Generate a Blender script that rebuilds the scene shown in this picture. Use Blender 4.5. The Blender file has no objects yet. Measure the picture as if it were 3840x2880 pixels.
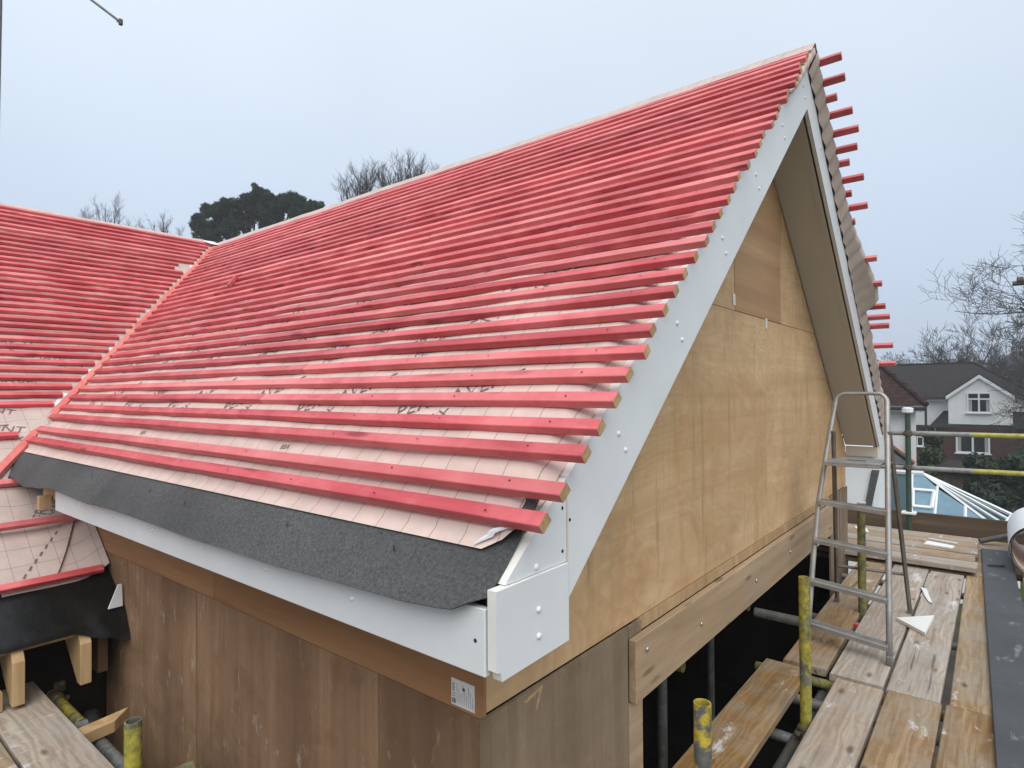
import bpy, bmesh, math, random
from mathutils import Vector, Matrix, noise
random.seed(7)
R = math.radians
H = 5.2                       # camera height above the ground; all coordinates below are relative to the camera
SC = bpy.context.scene
C = SC.collection

# ---------------------------------------------------------------- camera
cam_d = bpy.data.cameras.new('camera')
cam_d.sensor_width = 36.0
cam_d.lens = 21.263
cam_d.clip_start = 0.05
cam_d.clip_end = 3000
cam = bpy.data.objects.new('camera', cam_d)
C.objects.link(cam)
cr = Vector((0.62779741, -0.77834975, -0.00648647))
cu = Vector((-0.00495858, -0.01233236, 0.99991166))
cf = Vector((0.77836099, 0.62770979, 0.01160173))
cam.matrix_world = Matrix(((cr.x, cu.x, -cf.x, 0), (cr.y, cu.y, -cf.y, 0), (cr.z, cu.z, -cf.z, H), (0, 0, 0, 1)))
SC.camera = cam

# ---------------------------------------------------------------- sky, sun, exposure
SUN_EL, SUN_AZ = R(50), R(-138)          # direction towards the sun, azimuth from +X
w = bpy.data.worlds.new('World')
SC.world = w
w.use_nodes = True
nt = w.node_tree
nt.nodes.clear()
sky = nt.nodes.new('ShaderNodeTexSky')
sky.sky_type = 'NISHITA'
sky.sun_disc = False
sky.sun_elevation = SUN_EL
sky.sun_rotation = R(90) - SUN_AZ
sky.dust_density = 4.0
def rngw(nt, s):
    r = nt.nodes.new('ShaderNodeMapRange')
    r.inputs['From Min'].default_value = 0.0
    r.inputs['From Max'].default_value = 0.6
    nt.links.new(s, r.inputs['Value'])
    return r.outputs[0]
tcw = nt.nodes.new('ShaderNodeTexCoord')
nw = nt.nodes.new('ShaderNodeTexNoise')
nw.inputs['Scale'].default_value = 1.3
nw.inputs['Detail'].default_value = 3
nt.links.new(tcw.outputs['Generated'], nw.inputs['Vector'])
rw = nt.nodes.new('ShaderNodeMapRange')
rw.inputs['From Min'].default_value = 0.3
rw.inputs['From Max'].default_value = 0.7
rw.inputs['To Min'].default_value = 0.93
rw.inputs['To Max'].default_value = 1.06
nt.links.new(nw.outputs['Fac'], rw.inputs['Value'])
# overcast sky: brighter towards the zenith, as in the photograph (standard overcast luminance curve)
sp = nt.nodes.new('ShaderNodeSeparateXYZ')
nt.links.new(tcw.outputs['Generated'], sp.inputs[0])
gr = nt.nodes.new('ShaderNodeMapRange')
gr.inputs['From Min'].default_value = 0.0
gr.inputs['From Max'].default_value = 1.0
gr.inputs['To Min'].default_value = 0.52
gr.inputs['To Max'].default_value = 1.0
nt.links.new(sp.outputs['Z'], gr.inputs['Value'])
ml_ = nt.nodes.new('ShaderNodeMath')
ml_.operation = 'MULTIPLY'
nt.links.new(gr.outputs[0], ml_.inputs[0])
nt.links.new(rw.outputs[0], ml_.inputs[1])
hc = nt.nodes.new('ShaderNodeMix')
hc.data_type = 'RGBA'
hc.inputs[6].default_value = (7.3, 8.75, 11.2, 1)
hc.inputs[7].default_value = (8.3, 9.3, 10.3, 1)
nt.links.new(rngw(nt, sp.outputs['Z']), hc.inputs[0])
vm = nt.nodes.new('ShaderNodeVectorMath')
vm.operation = 'SCALE'
nt.links.new(hc.outputs[2], vm.inputs[0])
nt.links.new(ml_.outputs[0], vm.inputs['Scale'])
mx = nt.nodes.new('ShaderNodeMix')
mx.data_type = 'RGBA'
mx.inputs[0].default_value = 0.9
nt.links.new(sky.outputs[0], mx.inputs[6])
nt.links.new(vm.outputs[0], mx.inputs[7])
bg = nt.nodes.new('ShaderNodeBackground')
bg.inputs[1].default_value = 0.1
nt.links.new(mx.outputs[2], bg.inputs[0])
wo = nt.nodes.new('ShaderNodeOutputWorld')
nt.links.new(bg.outputs[0], wo.inputs[0])

sd = bpy.data.lights.new('sun', 'SUN')
sd.energy = 1.5
sd.angle = R(50)
sd.color = (1.0, 0.97, 0.93)
sun = bpy.data.objects.new('sun', sd)
C.objects.link(sun)
sdir = Vector((math.cos(SUN_EL) * math.cos(SUN_AZ), math.cos(SUN_EL) * math.sin(SUN_AZ), math.sin(SUN_EL)))
sun.rotation_euler = sdir.to_track_quat('Z', 'Y').to_euler()
sun.location = (0, 0, 30)
SC.view_settings.view_transform = 'Standard'
SC.view_settings.look = 'None'
SC.view_settings.exposure = 0.42
SC.view_settings.gamma = 1
SC.view_settings.use_curve_mapping = False
SC.cycles.max_bounces = 6
SC.cycles.volume_bounces = 1
SC.cycles.use_adaptive_sampling = True

# ---------------------------------------------------------------- material helpers
def mat(name, rough=0.7, metal=0.0, spec=0.3):
    m = bpy.data.materials.new(name)
    m.use_nodes = True
    b = m.node_tree.nodes['Principled BSDF']
    b.inputs['Roughness'].default_value = rough
    b.inputs['Metallic'].default_value = metal
    b.inputs['Specular IOR Level'].default_value = spec
    return m, m.node_tree, b

def coords(nt, scale=(1, 1, 1), rnd=True):
    tc = nt.nodes.new('ShaderNodeTexCoord')
    mp = nt.nodes.new('ShaderNodeMapping')
    mp.inputs['Scale'].default_value = scale
    nt.links.new(tc.outputs['Object'], mp.inputs['Vector'])
    if rnd:
        oi = nt.nodes.new('ShaderNodeObjectInfo')
        ml = nt.nodes.new('ShaderNodeMath')
        ml.operation = 'MULTIPLY'
        ml.inputs[1].default_value = 57.0
        nt.links.new(oi.outputs['Random'], ml.inputs[0])
        nt.links.new(ml.outputs[0], mp.inputs['Location'])
    return mp.outputs[0]

def noi(nt, vec, scale=5, detail=5, rough=0.6, dist=0.0):
    n = nt.nodes.new('ShaderNodeTexNoise')
    n.inputs['Scale'].default_value = scale
    n.inputs['Detail'].default_value = detail
    n.inputs['Roughness'].default_value = rough
    n.inputs['Distortion'].default_value = dist
    nt.links.new(vec, n.inputs['Vector'])
    return n.outputs['Fac']

def ramp(nt, fac, stops):
    r = nt.nodes.new('ShaderNodeValToRGB')
    e = r.color_ramp.elements
    e[0].position, e[0].color = stops[0][0], (*stops[0][1], 1)
    e[1].position, e[1].color = stops[-1][0], (*stops[-1][1], 1)
    for p, c in stops[1:-1]:
        k = e.new(p)
        k.color = (*c, 1)
    nt.links.new(fac, r.inputs[0])
    return r.outputs[0]

def mixc(nt, fac, a, b, mode='MIX'):
    m = nt.nodes.new('ShaderNodeMix')
    m.data_type = 'RGBA'
    m.blend_type = mode
    for k, v in ((0, fac), (6, a), (7, b)):
        if isinstance(v, (int, float)):
            m.inputs[k].default_value = v
        elif isinstance(v, tuple):
            m.inputs[k].default_value = (*v, 1)
        else:
            nt.links.new(v, m.inputs[k])
    return m.outputs[2]

def rng(nt, fac, a, b, c=0.0, d=1.0):
    r = nt.nodes.new('ShaderNodeMapRange')
    for k, v in (('From Min', a), ('From Max', b), ('To Min', c), ('To Max', d)):
        r.inputs[k].default_value = v
    nt.links.new(fac, r.inputs['Value'])
    return r.outputs[0]

def bump(nt, bsdf, h, strength=0.3, dist=0.01):
    b = nt.nodes.new('ShaderNodeBump')
    b.inputs['Strength'].default_value = strength
    b.inputs['Distance'].default_value = dist
    nt.links.new(h, b.inputs['Height'])
    nt.links.new(b.outputs[0], bsdf.inputs['Normal'])

def plain(name, col, rough=0.7, metal=0.0, spec=0.3, var=0.12, scale=6.0, bmp=0.0):
    m, nt, b = mat(name, rough, metal, spec)
    v = coords(nt)
    f = noi(nt, v, scale, 6)
    lo = tuple(c * (1 - var) for c in col)
    hi = tuple(min(1, c * (1 + var)) for c in col)
    nt.links.new(ramp(nt, f, [(0.3, lo), (0.7, hi)]), b.inputs['Base Color'])
    if bmp:
        bump(nt, b, noi(nt, v, scale * 12, 4), bmp, 0.003)
    return m

AX = {'X': (0.7, 14, 14), 'Y': (14, 0.7, 14), 'Z': (14, 14, 0.7)}

def wood(name, dark, light, axis, grain=1.0, stain=None, stainamt=0.5, stainscale=2.2, knots=None, rough=0.75, tint=0.25, streak=None, nails=0.0, spec=0.3, figure=False, fade=None):
    """grain stretched along one axis, weather stains, knots, drip streaks"""
    m, nt, b = mat(name, rough, 0.0, spec)
    v = coords(nt, tuple(s * grain for s in AX[axis]))
    vi = coords(nt)
    f = noi(nt, v, 1.0, 8, 0.62, 0.6)
    col = ramp(nt, f, [(0.28, dark), (0.52, tuple((p + q) / 2 for p, q in zip(dark, light))), (0.72, light)])
    fine = noi(nt, v, 9.0, 3, 0.6)
    col = mixc(nt, rng(nt, fine, 0.35, 0.65, 0.0, 0.22), col, dark)
    if stain:
        s = noi(nt, vi, stainscale, 5, 0.65)
        col = mixc(nt, rng(nt, s, 0.45, 0.68, 0.0, stainamt), col, stain)
    if streak:
        vs = coords(nt, (15, 15, 0.75))
        s = noi(nt, vs, 1.3, 5, 0.75)
        wet = noi(nt, coords(nt, (1, 1, 1)), 1.1, 3, 0.6)
        sk = nt.nodes.new('ShaderNodeMath')
        sk.operation = 'MULTIPLY'
        nt.links.new(rng(nt, s, 0.55, 0.67, 0.0, 0.7), sk.inputs[0])
        nt.links.new(rng(nt, wet, 0.38, 0.6, 0.15, 1.0), sk.inputs[1])
        col = mixc(nt, sk.outputs[0], col, streak)
        bl = noi(nt, coords(nt, (1.0, 1.0, 1.3)), 1.5, 7, 0.72, 1.6)
        col = mixc(nt, rng(nt, bl, 0.50, 0.66, 0.0, 0.5), col, tuple(x * y for x, y in zip(dark, (0.92, 0.78, 0.62))))
        if figure:
            fg = noi(nt, coords(nt, (0.55, 0.55, 1.7)), 1.1, 3, 0.5, 0.6)
            fm = nt.nodes.new('ShaderNodeMath')
            fm.operation = 'MULTIPLY'
            fm.inputs[1].default_value = 26.0
            nt.links.new(fg, fm.inputs[0])
            ff = nt.nodes.new('ShaderNodeMath')
            ff.operation = 'FRACT'
            nt.links.new(fm.outputs[0], ff.inputs[0])
            col = mixc(nt, rng(nt, ff.outputs[0], 0.0, 0.7, 0.27, 0.0), col, tuple(x * y for x, y in zip(dark, (0.85, 0.72, 0.6))))
            orp = noi(nt, coords(nt, (1.6, 1.6, 0.55)), 1.4, 5, 0.65, 0.8)
            col = mixc(nt, rng(nt, orp, 0.55, 0.66, 0.0, 0.6), col, (0.50, 0.265, 0.115))
            fk = noi(nt, coords(nt, (55, 55, 14)), 1.0, 2, 0.6)
            col = mixc(nt, rng(nt, fk, 0.68, 0.74, 0.0, 0.6), col, (0.17, 0.10, 0.055))
        gr_ = noi(nt, coords(nt, (0.8, 0.8, 0.8)), 3.0, 6, 0.7)
        col = mixc(nt, rng(nt, gr_, 0.5, 0.7, 0.0, 0.35), col, streak)
        fl = noi(nt, coords(nt, (1.0, 1.0, 1.0)), 38, 4, 0.7)
        col = mixc(nt, rng(nt, fl, 0.35, 0.7, 0.0, 0.25), col, dark)
    if knots:
        vk = coords(nt, {'X': (1.1, 5, 5), 'Y': (5, 1.1, 5), 'Z': (5, 5, 1.1)}[axis])
        vo = nt.nodes.new('ShaderNodeTexVoronoi')
        vo.inputs['Scale'].default_value = 2.6
        nt.links.new(vk, vo.inputs['Vector'])
        col = mixc(nt, rng(nt, vo.outputs['Distance'], 0.10, 0.20, 0.8, 0.0), col, knots)
    if nails:
        vo = nt.nodes.new('ShaderNodeTexVoronoi')
        vo.inputs['Scale'].default_value = 3.4
        nt.links.new(vi, vo.inputs['Vector'])
        col = mixc(nt, rng(nt, vo.outputs['Distance'], nails, nails * 1.5, 0.8, 0.0), col, (0.06, 0.04, 0.03))
    oi = nt.nodes.new('ShaderNodeObjectInfo')
    if fade:
        fx_ = nt.nodes.new('ShaderNodeMath')
        fx_.operation = 'MULTIPLY'
        fx_.inputs[1].default_value = 7.31
        nt.links.new(oi.outputs['Random'], fx_.inputs[0])
        fy_ = nt.nodes.new('ShaderNodeMath')
        fy_.operation = 'FRACT'
        nt.links.new(fx_.outputs[0], fy_.inputs[0])
        pt = noi(nt, coords(nt, (1.0, 1.0, 1.0)), 1.2, 5, 0.7)
        fz = nt.nodes.new('ShaderNodeMath')
        fz.operation = 'MULTIPLY'
        nt.links.new(rng(nt, fy_.outputs[0], 0.5, 1.0, 0.0, 0.7), fz.inputs[0])
        nt.links.new(rng(nt, pt, 0.38, 0.62, 0.15, 1.0), fz.inputs[1])
        col = mixc(nt, fz.outputs[0], col, fade)
    hs = nt.nodes.new('ShaderNodeHueSaturation')
    nt.links.new(rng(nt, oi.outputs['Random'], 0, 1, 1 - tint, 1 + tint), hs.inputs['Value'])
    nt.links.new(col, hs.inputs['Color'])
    nt.links.new(hs.outputs[0], b.inputs['Base Color'])
    bump(nt, b, f, 0.35, 0.004)
    return m

M = {}
RD, RL = (0.38, 0.024, 0.034), (0.76, 0.125, 0.135)
for ax in 'XY':
    M['red' + ax] = wood('red_stained_timber_' + ax.lower(), RD, RL, ax, 1.0, (0.85, 0.225, 0.225), 0.65, 2.6, (0.26, 0.015, 0.022), 0.5, 0.13, spec=0.5, fade=(0.87, 0.29, 0.275))
M['redV'] = wood('red_stained_valley_timber', (0.6, 0.10, 0.09), (0.82, 0.26, 0.22), 'Y', 0.6, (0.7, 0.36, 0.28), 0.5, 1.4, None, 0.75, 0.05)
M['end'] = wood('sawn_end_grain', (0.33, 0.20, 0.09), (0.62, 0.43, 0.22), 'Y', 3.0, None, tint=0.15)
M['plyG'] = wood('plywood_face_pale', (0.54, 0.34, 0.17), (0.78, 0.56, 0.33), 'X', 0.42, (0.36, 0.20, 0.09), 0.35, 1.0, None, 0.7, 0.05, (0.27, 0.17, 0.09), 0.012, figure=True)
M['plyO'] = wood('plywood_face_orange', (0.36, 0.20, 0.095), (0.56, 0.35, 0.18), 'X', 0.5, (0.30, 0.15, 0.07), 0.3, 1.2, None, 0.65, 0.03, None, 0.012)
M['plyOY'] = wood('plywood_band_orange', (0.22, 0.105, 0.048), (0.42, 0.225, 0.105), 'Y', 0.5, (0.25, 0.12, 0.055), 0.4, 1.2, None, 0.65, 0.03, None, 0.01)
M['plyB'] = wood('plywood_weathered_brown', (0.150, 0.082, 0.045), (0.36, 0.225, 0.13), 'Z', 0.36, (0.14, 0.082, 0.048), 0.6, 0.9, None, 0.8, 0.1, (0.115, 0.068, 0.042), 0.008)
M['plyGr'] = wood('plywood_weathered_grey', (0.165, 0.115, 0.07), (0.36, 0.27, 0.18), 'Z', 0.6, (0.24, 0.19, 0.14), 0.5, 1.2, None, 0.8, 0.05, (0.12, 0.085, 0.055), 0.01)
M['beam'] = wood('sawn_beam_timber', (0.27, 0.17, 0.09), (0.56, 0.41, 0.26), 'X', 0.6, (0.33, 0.26, 0.19), 0.65, 3.0, (0.18, 0.11, 0.06), 0.8, 0.05)
M['rafter'] = wood('sawn_rafter_timber', (0.36, 0.22, 0.10), (0.66, 0.46, 0.25), 'Z', 0.7, (0.4, 0.28, 0.16), 0.4, 3.0, None, 0.75, 0.08)
def board_mat(name, axis):
    m, nt, b = mat(name, 0.85, 0, 0.2)
    k = {'X': 0, 'Y': 1}[axis]
    def st(al, ac):
        t = [ac, ac, ac]
        t[k] = al
        return coords(nt, tuple(t))
    broad = noi(nt, st(0.5, 7), 1.0, 6, 0.6, 0.8)
    col = ramp(nt, broad, [(0.28, (0.25, 0.165, 0.10)), (0.5, (0.39, 0.285, 0.19)), (0.72, (0.52, 0.41, 0.295))])
    wv = nt.nodes.new('ShaderNodeTexWave')
    wv.wave_type = 'BANDS'
    wv.bands_direction = 'Y' if axis == 'X' else 'X'
    wv.inputs['Scale'].default_value = 9.0
    wv.inputs['Distortion'].default_value = 14.0
    wv.inputs['Detail'].default_value = 4.0
    wv.inputs['Detail Scale'].default_value = 1.2
    nt.links.new(st(0.25, 1.0), wv.inputs['Vector'])
    col = mixc(nt, rng(nt, wv.outputs['Fac'], 0.1, 0.8, 0.45, 0.0), col, (0.21, 0.13, 0.075))
    grey = noi(nt, coords(nt), 2.4, 7, 0.7)
    col = mixc(nt, rng(nt, grey, 0.40, 0.62, 0.0, 0.75), col, (0.37, 0.335, 0.285))
    fib = noi(nt, st(2.0, 60), 1.0, 4, 0.65)
    col = mixc(nt, rng(nt, fib, 0.5, 0.72, 0.0, 0.55), col, (0.16, 0.115, 0.08))
    crk = noi(nt, st(1.0, 22), 1.0, 3, 0.5)
    col = mixc(nt, rng(nt, crk, 0.665, 0.69, 0.0, 0.7), col, (0.07, 0.05, 0.035))
    scr = noi(nt, st(22, 2.2), 1.0, 5, 0.7)
    col = mixc(nt, rng(nt, scr, 0.6, 0.72, 0.0, 0.45), col, (0.17, 0.125, 0.09))
    vo = nt.nodes.new('ShaderNodeTexVoronoi')
    vo.inputs['Scale'].default_value = 2.8
    nt.links.new(st(1.2, 3.0), vo.inputs['Vector'])
    col = mixc(nt, rng(nt, vo.outputs['Distance'], 0.05, 0.15, 0.85, 0.0), col, (0.12, 0.075, 0.045))
    oi = nt.nodes.new('ShaderNodeObjectInfo')
    hs = nt.nodes.new('ShaderNodeHueSaturation')
    nt.links.new(rng(nt, oi.outputs['Random'], 0, 1, 0.84, 1.16), hs.inputs['Value'])
    nt.links.new(rng(nt, oi.outputs['Random'], 0, 1, 1.45, 0.6), hs.inputs['Saturation'])
    nt.links.new(col, hs.inputs['Color'])
    nt.links.new(hs.outputs[0], b.inputs['Base Color'])
    bump(nt, b, fib, 0.4, 0.003)
    return m
for ax in 'XY':
    M['board' + ax] = board_mat('scaffold_board_' + ax.lower(), ax)
M['toe'] = wood('old_toe_board', (0.08, 0.055, 0.037), (0.19, 0.135, 0.09), 'Y', 0.5, (0.11, 0.08, 0.06), 0.5, 2.0, None, 0.85, 0.05)
M['fence'] = wood('old_shed_timber', (0.07, 0.055, 0.045), (0.16, 0.125, 0.1), 'Z', 0.5, None, tint=0.2)
M['plank_grey'] = plain('dark_grey_coated_plank', (0.065, 0.068, 0.072), 0.55, 0, 0.3, 0.2, 3.0, 0.1)

def splash(m, amt=0.7, scale=3.2, col=(0.72, 0.72, 0.70)):
    """dried plaster and paint smears over a material"""
    nt = m.node_tree
    b = nt.nodes['Principled BSDF']
    src = b.inputs['Base Color'].links[0].from_socket
    s = noi(nt, coords(nt, (1, 2.2, 1)), scale, 7, 0.72, 0.3)
    nt.links.new(mixc(nt, rng(nt, s, 0.59, 0.67, 0.0, amt), src, col), b.inputs['Base Color'])
splash(M['boardX'])
splash(M['boardY'], 0.6, 4.0)
splash(M['plank_grey'], 0.22, 4.5)
splash(M['plyB'], 0.35, 6.0, (0.6, 0.55, 0.48))

M['white'] = plain('white_cladding_board', (0.73, 0.745, 0.75), 0.5, 0, 0.35, 0.05, 3.5)
M['whitecap'] = plain('white_screw_cap', (0.82, 0.83, 0.83), 0.4, 0, 0.4, 0.02)
M['edge'] = plain('cut_board_edge', (0.80, 0.78, 0.72), 0.7, 0, 0.2, 0.05, 20)
M['soffit'] = plain('beige_soffit_board', (0.56, 0.52, 0.45), 0.7, 0, 0.2, 0.03, 2.0)
M['hole'] = plain('dark_screw_hole', (0.03, 0.03, 0.03), 0.8)
M['steel'] = plain('bright_bolt_steel', (0.55, 0.55, 0.54), 0.35, 0.9, 0.5, 0.1, 30)
M['memw'] = plain('membrane_white_underside', (0.80, 0.80, 0.82), 0.6, 0, 0.2, 0.03, 8)
M['print'] = plain('membrane_print', (0.20, 0.155, 0.145), 0.8, 0, 0.1, 0.3, 40)
M['dark'] = plain('unlit_interior_masonry', (0.014, 0.011, 0.009), 0.9, 0, 0.1, 0.4, 3, 0.4)  # near-black base colour carries the darkness of the opening
M['tape'] = plain('ink_black', (0.015, 0.015, 0.017), 0.5)
M['label'] = plain('paper_label', (0.70, 0.69, 0.67), 0.5, 0, 0.3, 0.12, 60)
M['lgrey'] = plain('label_grey_print', (0.40, 0.39, 0.38), 0.6, 0, 0.2, 0.3, 90)

# breather membrane: pinkish cloth with 100 mm printed lines
def membrane(name, axis_lines, col=(0.70, 0.545, 0.475)):
    m, nt, b = mat(name, 0.75, 0, 0.2)
    v = coords(nt, rnd=False)
    f = noi(nt, v, 9, 6)
    base = ramp(nt, f, [(0.3, tuple(c * 0.9 for c in col)), (0.7, tuple(min(1, c * 1.1) for c in col))])
    pk = noi(nt, v, 3.1, 3)
    base = mixc(nt, rng(nt, pk, 0.6, 0.75, 0, 0.3), base, (0.74, 0.40, 0.39))
    sep = nt.nodes.new('ShaderNodeSeparateXYZ')
    nt.links.new(v, sep.inputs[0])
    for ax, off in axis_lines:
        a = nt.nodes.new('ShaderNodeMath')
        a.operation = 'ADD'
        a.inputs[1].default_value = off
        nt.links.new(sep.outputs[ax], a.inputs[0])
        p = nt.nodes.new('ShaderNodeMath')
        p.operation = 'PINGPONG'
        p.inputs[1].default_value = 0.05 if ax != 'Z' else 0.1
        nt.links.new(a.outputs[0], p.inputs[0])
        base = mixc(nt, rng(nt, p.outputs[0], 0.0010, 0.0022, 0.62, 0.0), base, (0.24, 0.17, 0.16))
    nt.links.new(base, b.inputs['Base Color'])
    bump(nt, b, noi(nt, v, 60, 3), 0.15, 0.002)
    return m
M['memE'] = membrane('breather_membrane_lined', [('Y', 0.03)])
M['memL'] = membrane('breather_membrane_grid', [('X', 0.03), ('Y', 0.0)], (0.56, 0.44, 0.385))
M['memR'] = membrane('breather_membrane_ridge', [('Y', 0.0), ('X', 0.02)], (0.60, 0.46, 0.40))
M['memV'] = plain('breather_membrane_verge', (0.56, 0.46, 0.40), 0.75, 0, 0.2, 0.12, 7)

def felt(name, lo, hi, rough, scale):
    m, nt, b = mat(name, rough, 0, 0.4)
    v = coords(nt)
    f = noi(nt, v, scale, 3, 0.8)
    g = noi(nt, v, 2.0, 4)
    c = ramp(nt, f, [(0.35, lo), (0.68, hi)])
    c = mixc(nt, rng(nt, g, 0.4, 0.7, 0, 0.5), c, tuple(x * 0.6 for x in lo))
    nt.links.new(c, b.inputs['Base Color'])
    bump(nt, b, noi(nt, v, 4, 5), 0.35, 0.02)
    return m
M['felt'] = felt('mineral_eaves_felt', (0.05, 0.05, 0.049), (0.135, 0.135, 0.132), 0.85, 130)
M['feltwet'] = felt('smooth_black_underlay', (0.005, 0.005, 0.005), (0.012, 0.012, 0.011), 0.30, 30)

def tube_mat(name, paint, metalc, cover, rough=0.6, scale=9):
    m, nt, b = mat(name, rough, 0.15, 0.3)
    v = coords(nt)
    f = noi(nt, v, scale, 6, 0.7, 0.4)
    d = noi(nt, coords(nt), 30, 4)
    c = mixc(nt, rng(nt, f, cover - 0.03, cover + 0.03, 0, 1), metalc, paint)
    c = mixc(nt, rng(nt, d, 0.42, 0.68, 0, 0.75), c, (0.07, 0.065, 0.05))
    st = noi(nt, coords(nt), 11, 5, 0.75)
    c = mixc(nt, rng(nt, st, 0.45, 0.7, 0, 0.7), c, (0.10, 0.095, 0.07))
    nt.links.new(c, b.inputs['Base Color'])
    bump(nt, b, f, 0.3, 0.003)
    return m
GALV = (0.27, 0.275, 0.28)
M['tube'] = tube_mat('galvanised_scaffold_tube', (0.22, 0.225, 0.23), GALV, 0.5, 0.5)
M['tubeD'] = tube_mat('dark_scaffold_tube', (0.09, 0.1, 0.1), (0.13, 0.14, 0.14), 0.5, 0.5)
M['tubeY'] = tube_mat('yellow_painted_tube', (0.48, 0.42, 0.06), (0.20, 0.20, 0.15), 0.46, 0.6)
M['tubeYw'] = tube_mat('worn_yellow_tube', (0.62, 0.48, 0.05), (0.17, 0.17, 0.165), 0.49, 0.55, 14)
M['tubeYd'] = tube_mat('grimy_yellow_tube', (0.26, 0.25, 0.06), (0.14, 0.15, 0.1), 0.45, 0.65)
M['tubeG'] = tube_mat('green_painted_tube', (0.035, 0.10, 0.075), (0.09, 0.11, 0.1), 0.40, 0.6)
M['coupler'] = plain('rusty_coupler_steel', (0.12, 0.10, 0.075), 0.7, 0.3, 0.3, 0.3, 30)
M['alu'] = plain('scuffed_aluminium', (0.36, 0.35, 0.335), 0.5, 0.55, 0.5, 0.18, 12, 0.1)
M['aludark'] = plain('grimy_aluminium', (0.20, 0.18, 0.16), 0.6, 0.4, 0.4, 0.2, 12)
M['scrap'] = plain('white_offcut', (0.80, 0.795, 0.77), 0.6, 0, 0.2, 0.03, 8)

# rails painted yellow beyond a point along their length
m, nt, b = mat('guard_rail_half_yellow', 0.5, 0.2)
v = coords(nt, rnd=False)
sep = nt.nodes.new('ShaderNodeSeparateXYZ')
nt.links.new(v, sep.inputs[0])
n_ = noi(nt, v, 14, 4)
ad = nt.nodes.new('ShaderNodeMath')
ad.operation = 'MULTIPLY_ADD'
ad.inputs[1].default_value = 0.25
nt.links.new(n_, ad.inputs[0])
nt.links.new(sep.outputs['Y'], ad.inputs[2])
c = mixc(nt, rng(nt, ad.outputs[0], 0.50, 0.56, 1, 0), (0.31, 0.31, 0.30), (0.45, 0.42, 0.10))
c = mixc(nt, rng(nt, noi(nt, v, 22, 5), 0.45, 0.7, 0, 0.6), c, (0.13, 0.12, 0.09))
nt.links.new(c, b.inputs['Base Color'])
M['rail'] = m

# background materials
M['render'] = plain('white_rendered_wall', (0.78, 0.78, 0.76), 0.85, 0, 0.1, 0.06, 1.5, 0.1)
M['frame'] = plain('white_window_frame', (0.78, 0.79, 0.79), 0.4, 0, 0.4, 0.02)
M['fasciadk'] = plain('dark_gutter', (0.03, 0.03, 0.032), 0.5)
def rows(name, c1, c2, axis, period, mortar):
    m, nt, b = mat(name, 0.85, 0, 0.15)
    v = coords(nt, rnd=False)
    f = noi(nt, v, 3.5, 6, 0.7)
    c = ramp(nt, f, [(0.3, c1), (0.7, c2)])
    sep = nt.nodes.new('ShaderNodeSeparateXYZ')
    nt.links.new(v, sep.inputs[0])
    p = nt.nodes.new('ShaderNodeMath')
    p.operation = 'FRACT'
    q = nt.nodes.new('ShaderNodeMath')
    q.operation = 'DIVIDE'
    q.inputs[1].default_value = period
    nt.links.new(sep.outputs[axis], q.inputs[0])
    nt.links.new(q.outputs[0], p.inputs[0])
    c = mixc(nt, rng(nt, p.outputs[0], 0.06, 0.22, 0.75, 0.0), c, mortar)
    nt.links.new(c, b.inputs['Base Color'])
    bump(nt, b, p.outputs[0], 0.5, 0.03)
    return m
M['tileD'] = rows('weathered_dark_roof_tiles', (0.016, 0.0135, 0.013), (0.040, 0.031, 0.029), 'Z', 0.15, (0.015, 0.013, 0.012))
M['tileR'] = rows('red_brown_roof_tiles', (0.022, 0.015, 0.014), (0.075, 0.036, 0.03), 'Z', 0.13, (0.006, 0.005, 0.005))
M['tileT'] = rows('terracotta_roof_tiles', (0.15, 0.055, 0.03), (0.30, 0.12, 0.06), 'Y', 0.17, (0.05, 0.02, 0.015))
M['brick'] = rows('red_brick', (0.06, 0.024, 0.02), (0.11, 0.042, 0.033), 'Z', 0.15, (0.12, 0.07, 0.055))
m, nt, b = mat('dark_window_glass', 0.08, 0, 0.6)
b.inputs['Base Color'].default_value = (0.018, 0.02, 0.022, 1)
M['glass'] = m
m, nt, b = mat('blue_tinted_roof_glazing', 0.09, 0, 0.6)
nt.links.new(ramp(nt, noi(nt, coords(nt), 1.5, 3), [(0.3, (0.10, 0.19, 0.25)), (0.7, (0.17, 0.28, 0.34))]), b.inputs['Base Color'])
M['glassB'] = m
m, nt, b = mat('dark_teal_glazing', 0.1, 0, 0.5)
b.inputs['Base Color'].default_value = (0.012, 0.045, 0.052, 1)
M['glassT'] = m
M['curtain'] = plain('pale_curtain', (0.38, 0.38, 0.37), 0.9, 0, 0.1, 0.2, 20)
M['bark'] = plain('grey_brown_bark', (0.062, 0.052, 0.045), 0.9, 0, 0.1, 0.3, 5, 0.4)
M['twig'] = plain('winter_twigs', (0.075, 0.064, 0.056), 0.9, 0, 0.1, 0.25, 3)
M['pinebark'] = plain('dark_pine_bark', (0.045, 0.032, 0.026), 0.9, 0, 0.1, 0.3, 4)
M['pine'] = plain('dark_pine_needles', (0.036, 0.056, 0.036), 0.8, 0, 0.15, 0.6, 1.3)
M['shrub'] = plain('garden_evergreen_leaves', (0.045, 0.066, 0.034), 0.75, 0, 0.2, 0.55, 2.5)
M['shrub2'] = plain('dark_laurel_leaves', (0.03, 0.046, 0.028), 0.7, 0, 0.25, 0.55, 2.5)
M['wood_far'] = plain('bare_woodland', (0.075, 0.068, 0.058), 0.9, 0, 0.1, 0.35, 0.4)
m, nt, b = mat('lawn_and_soil', 0.95, 0, 0.1)
v = coords(nt, rnd=False)
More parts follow.
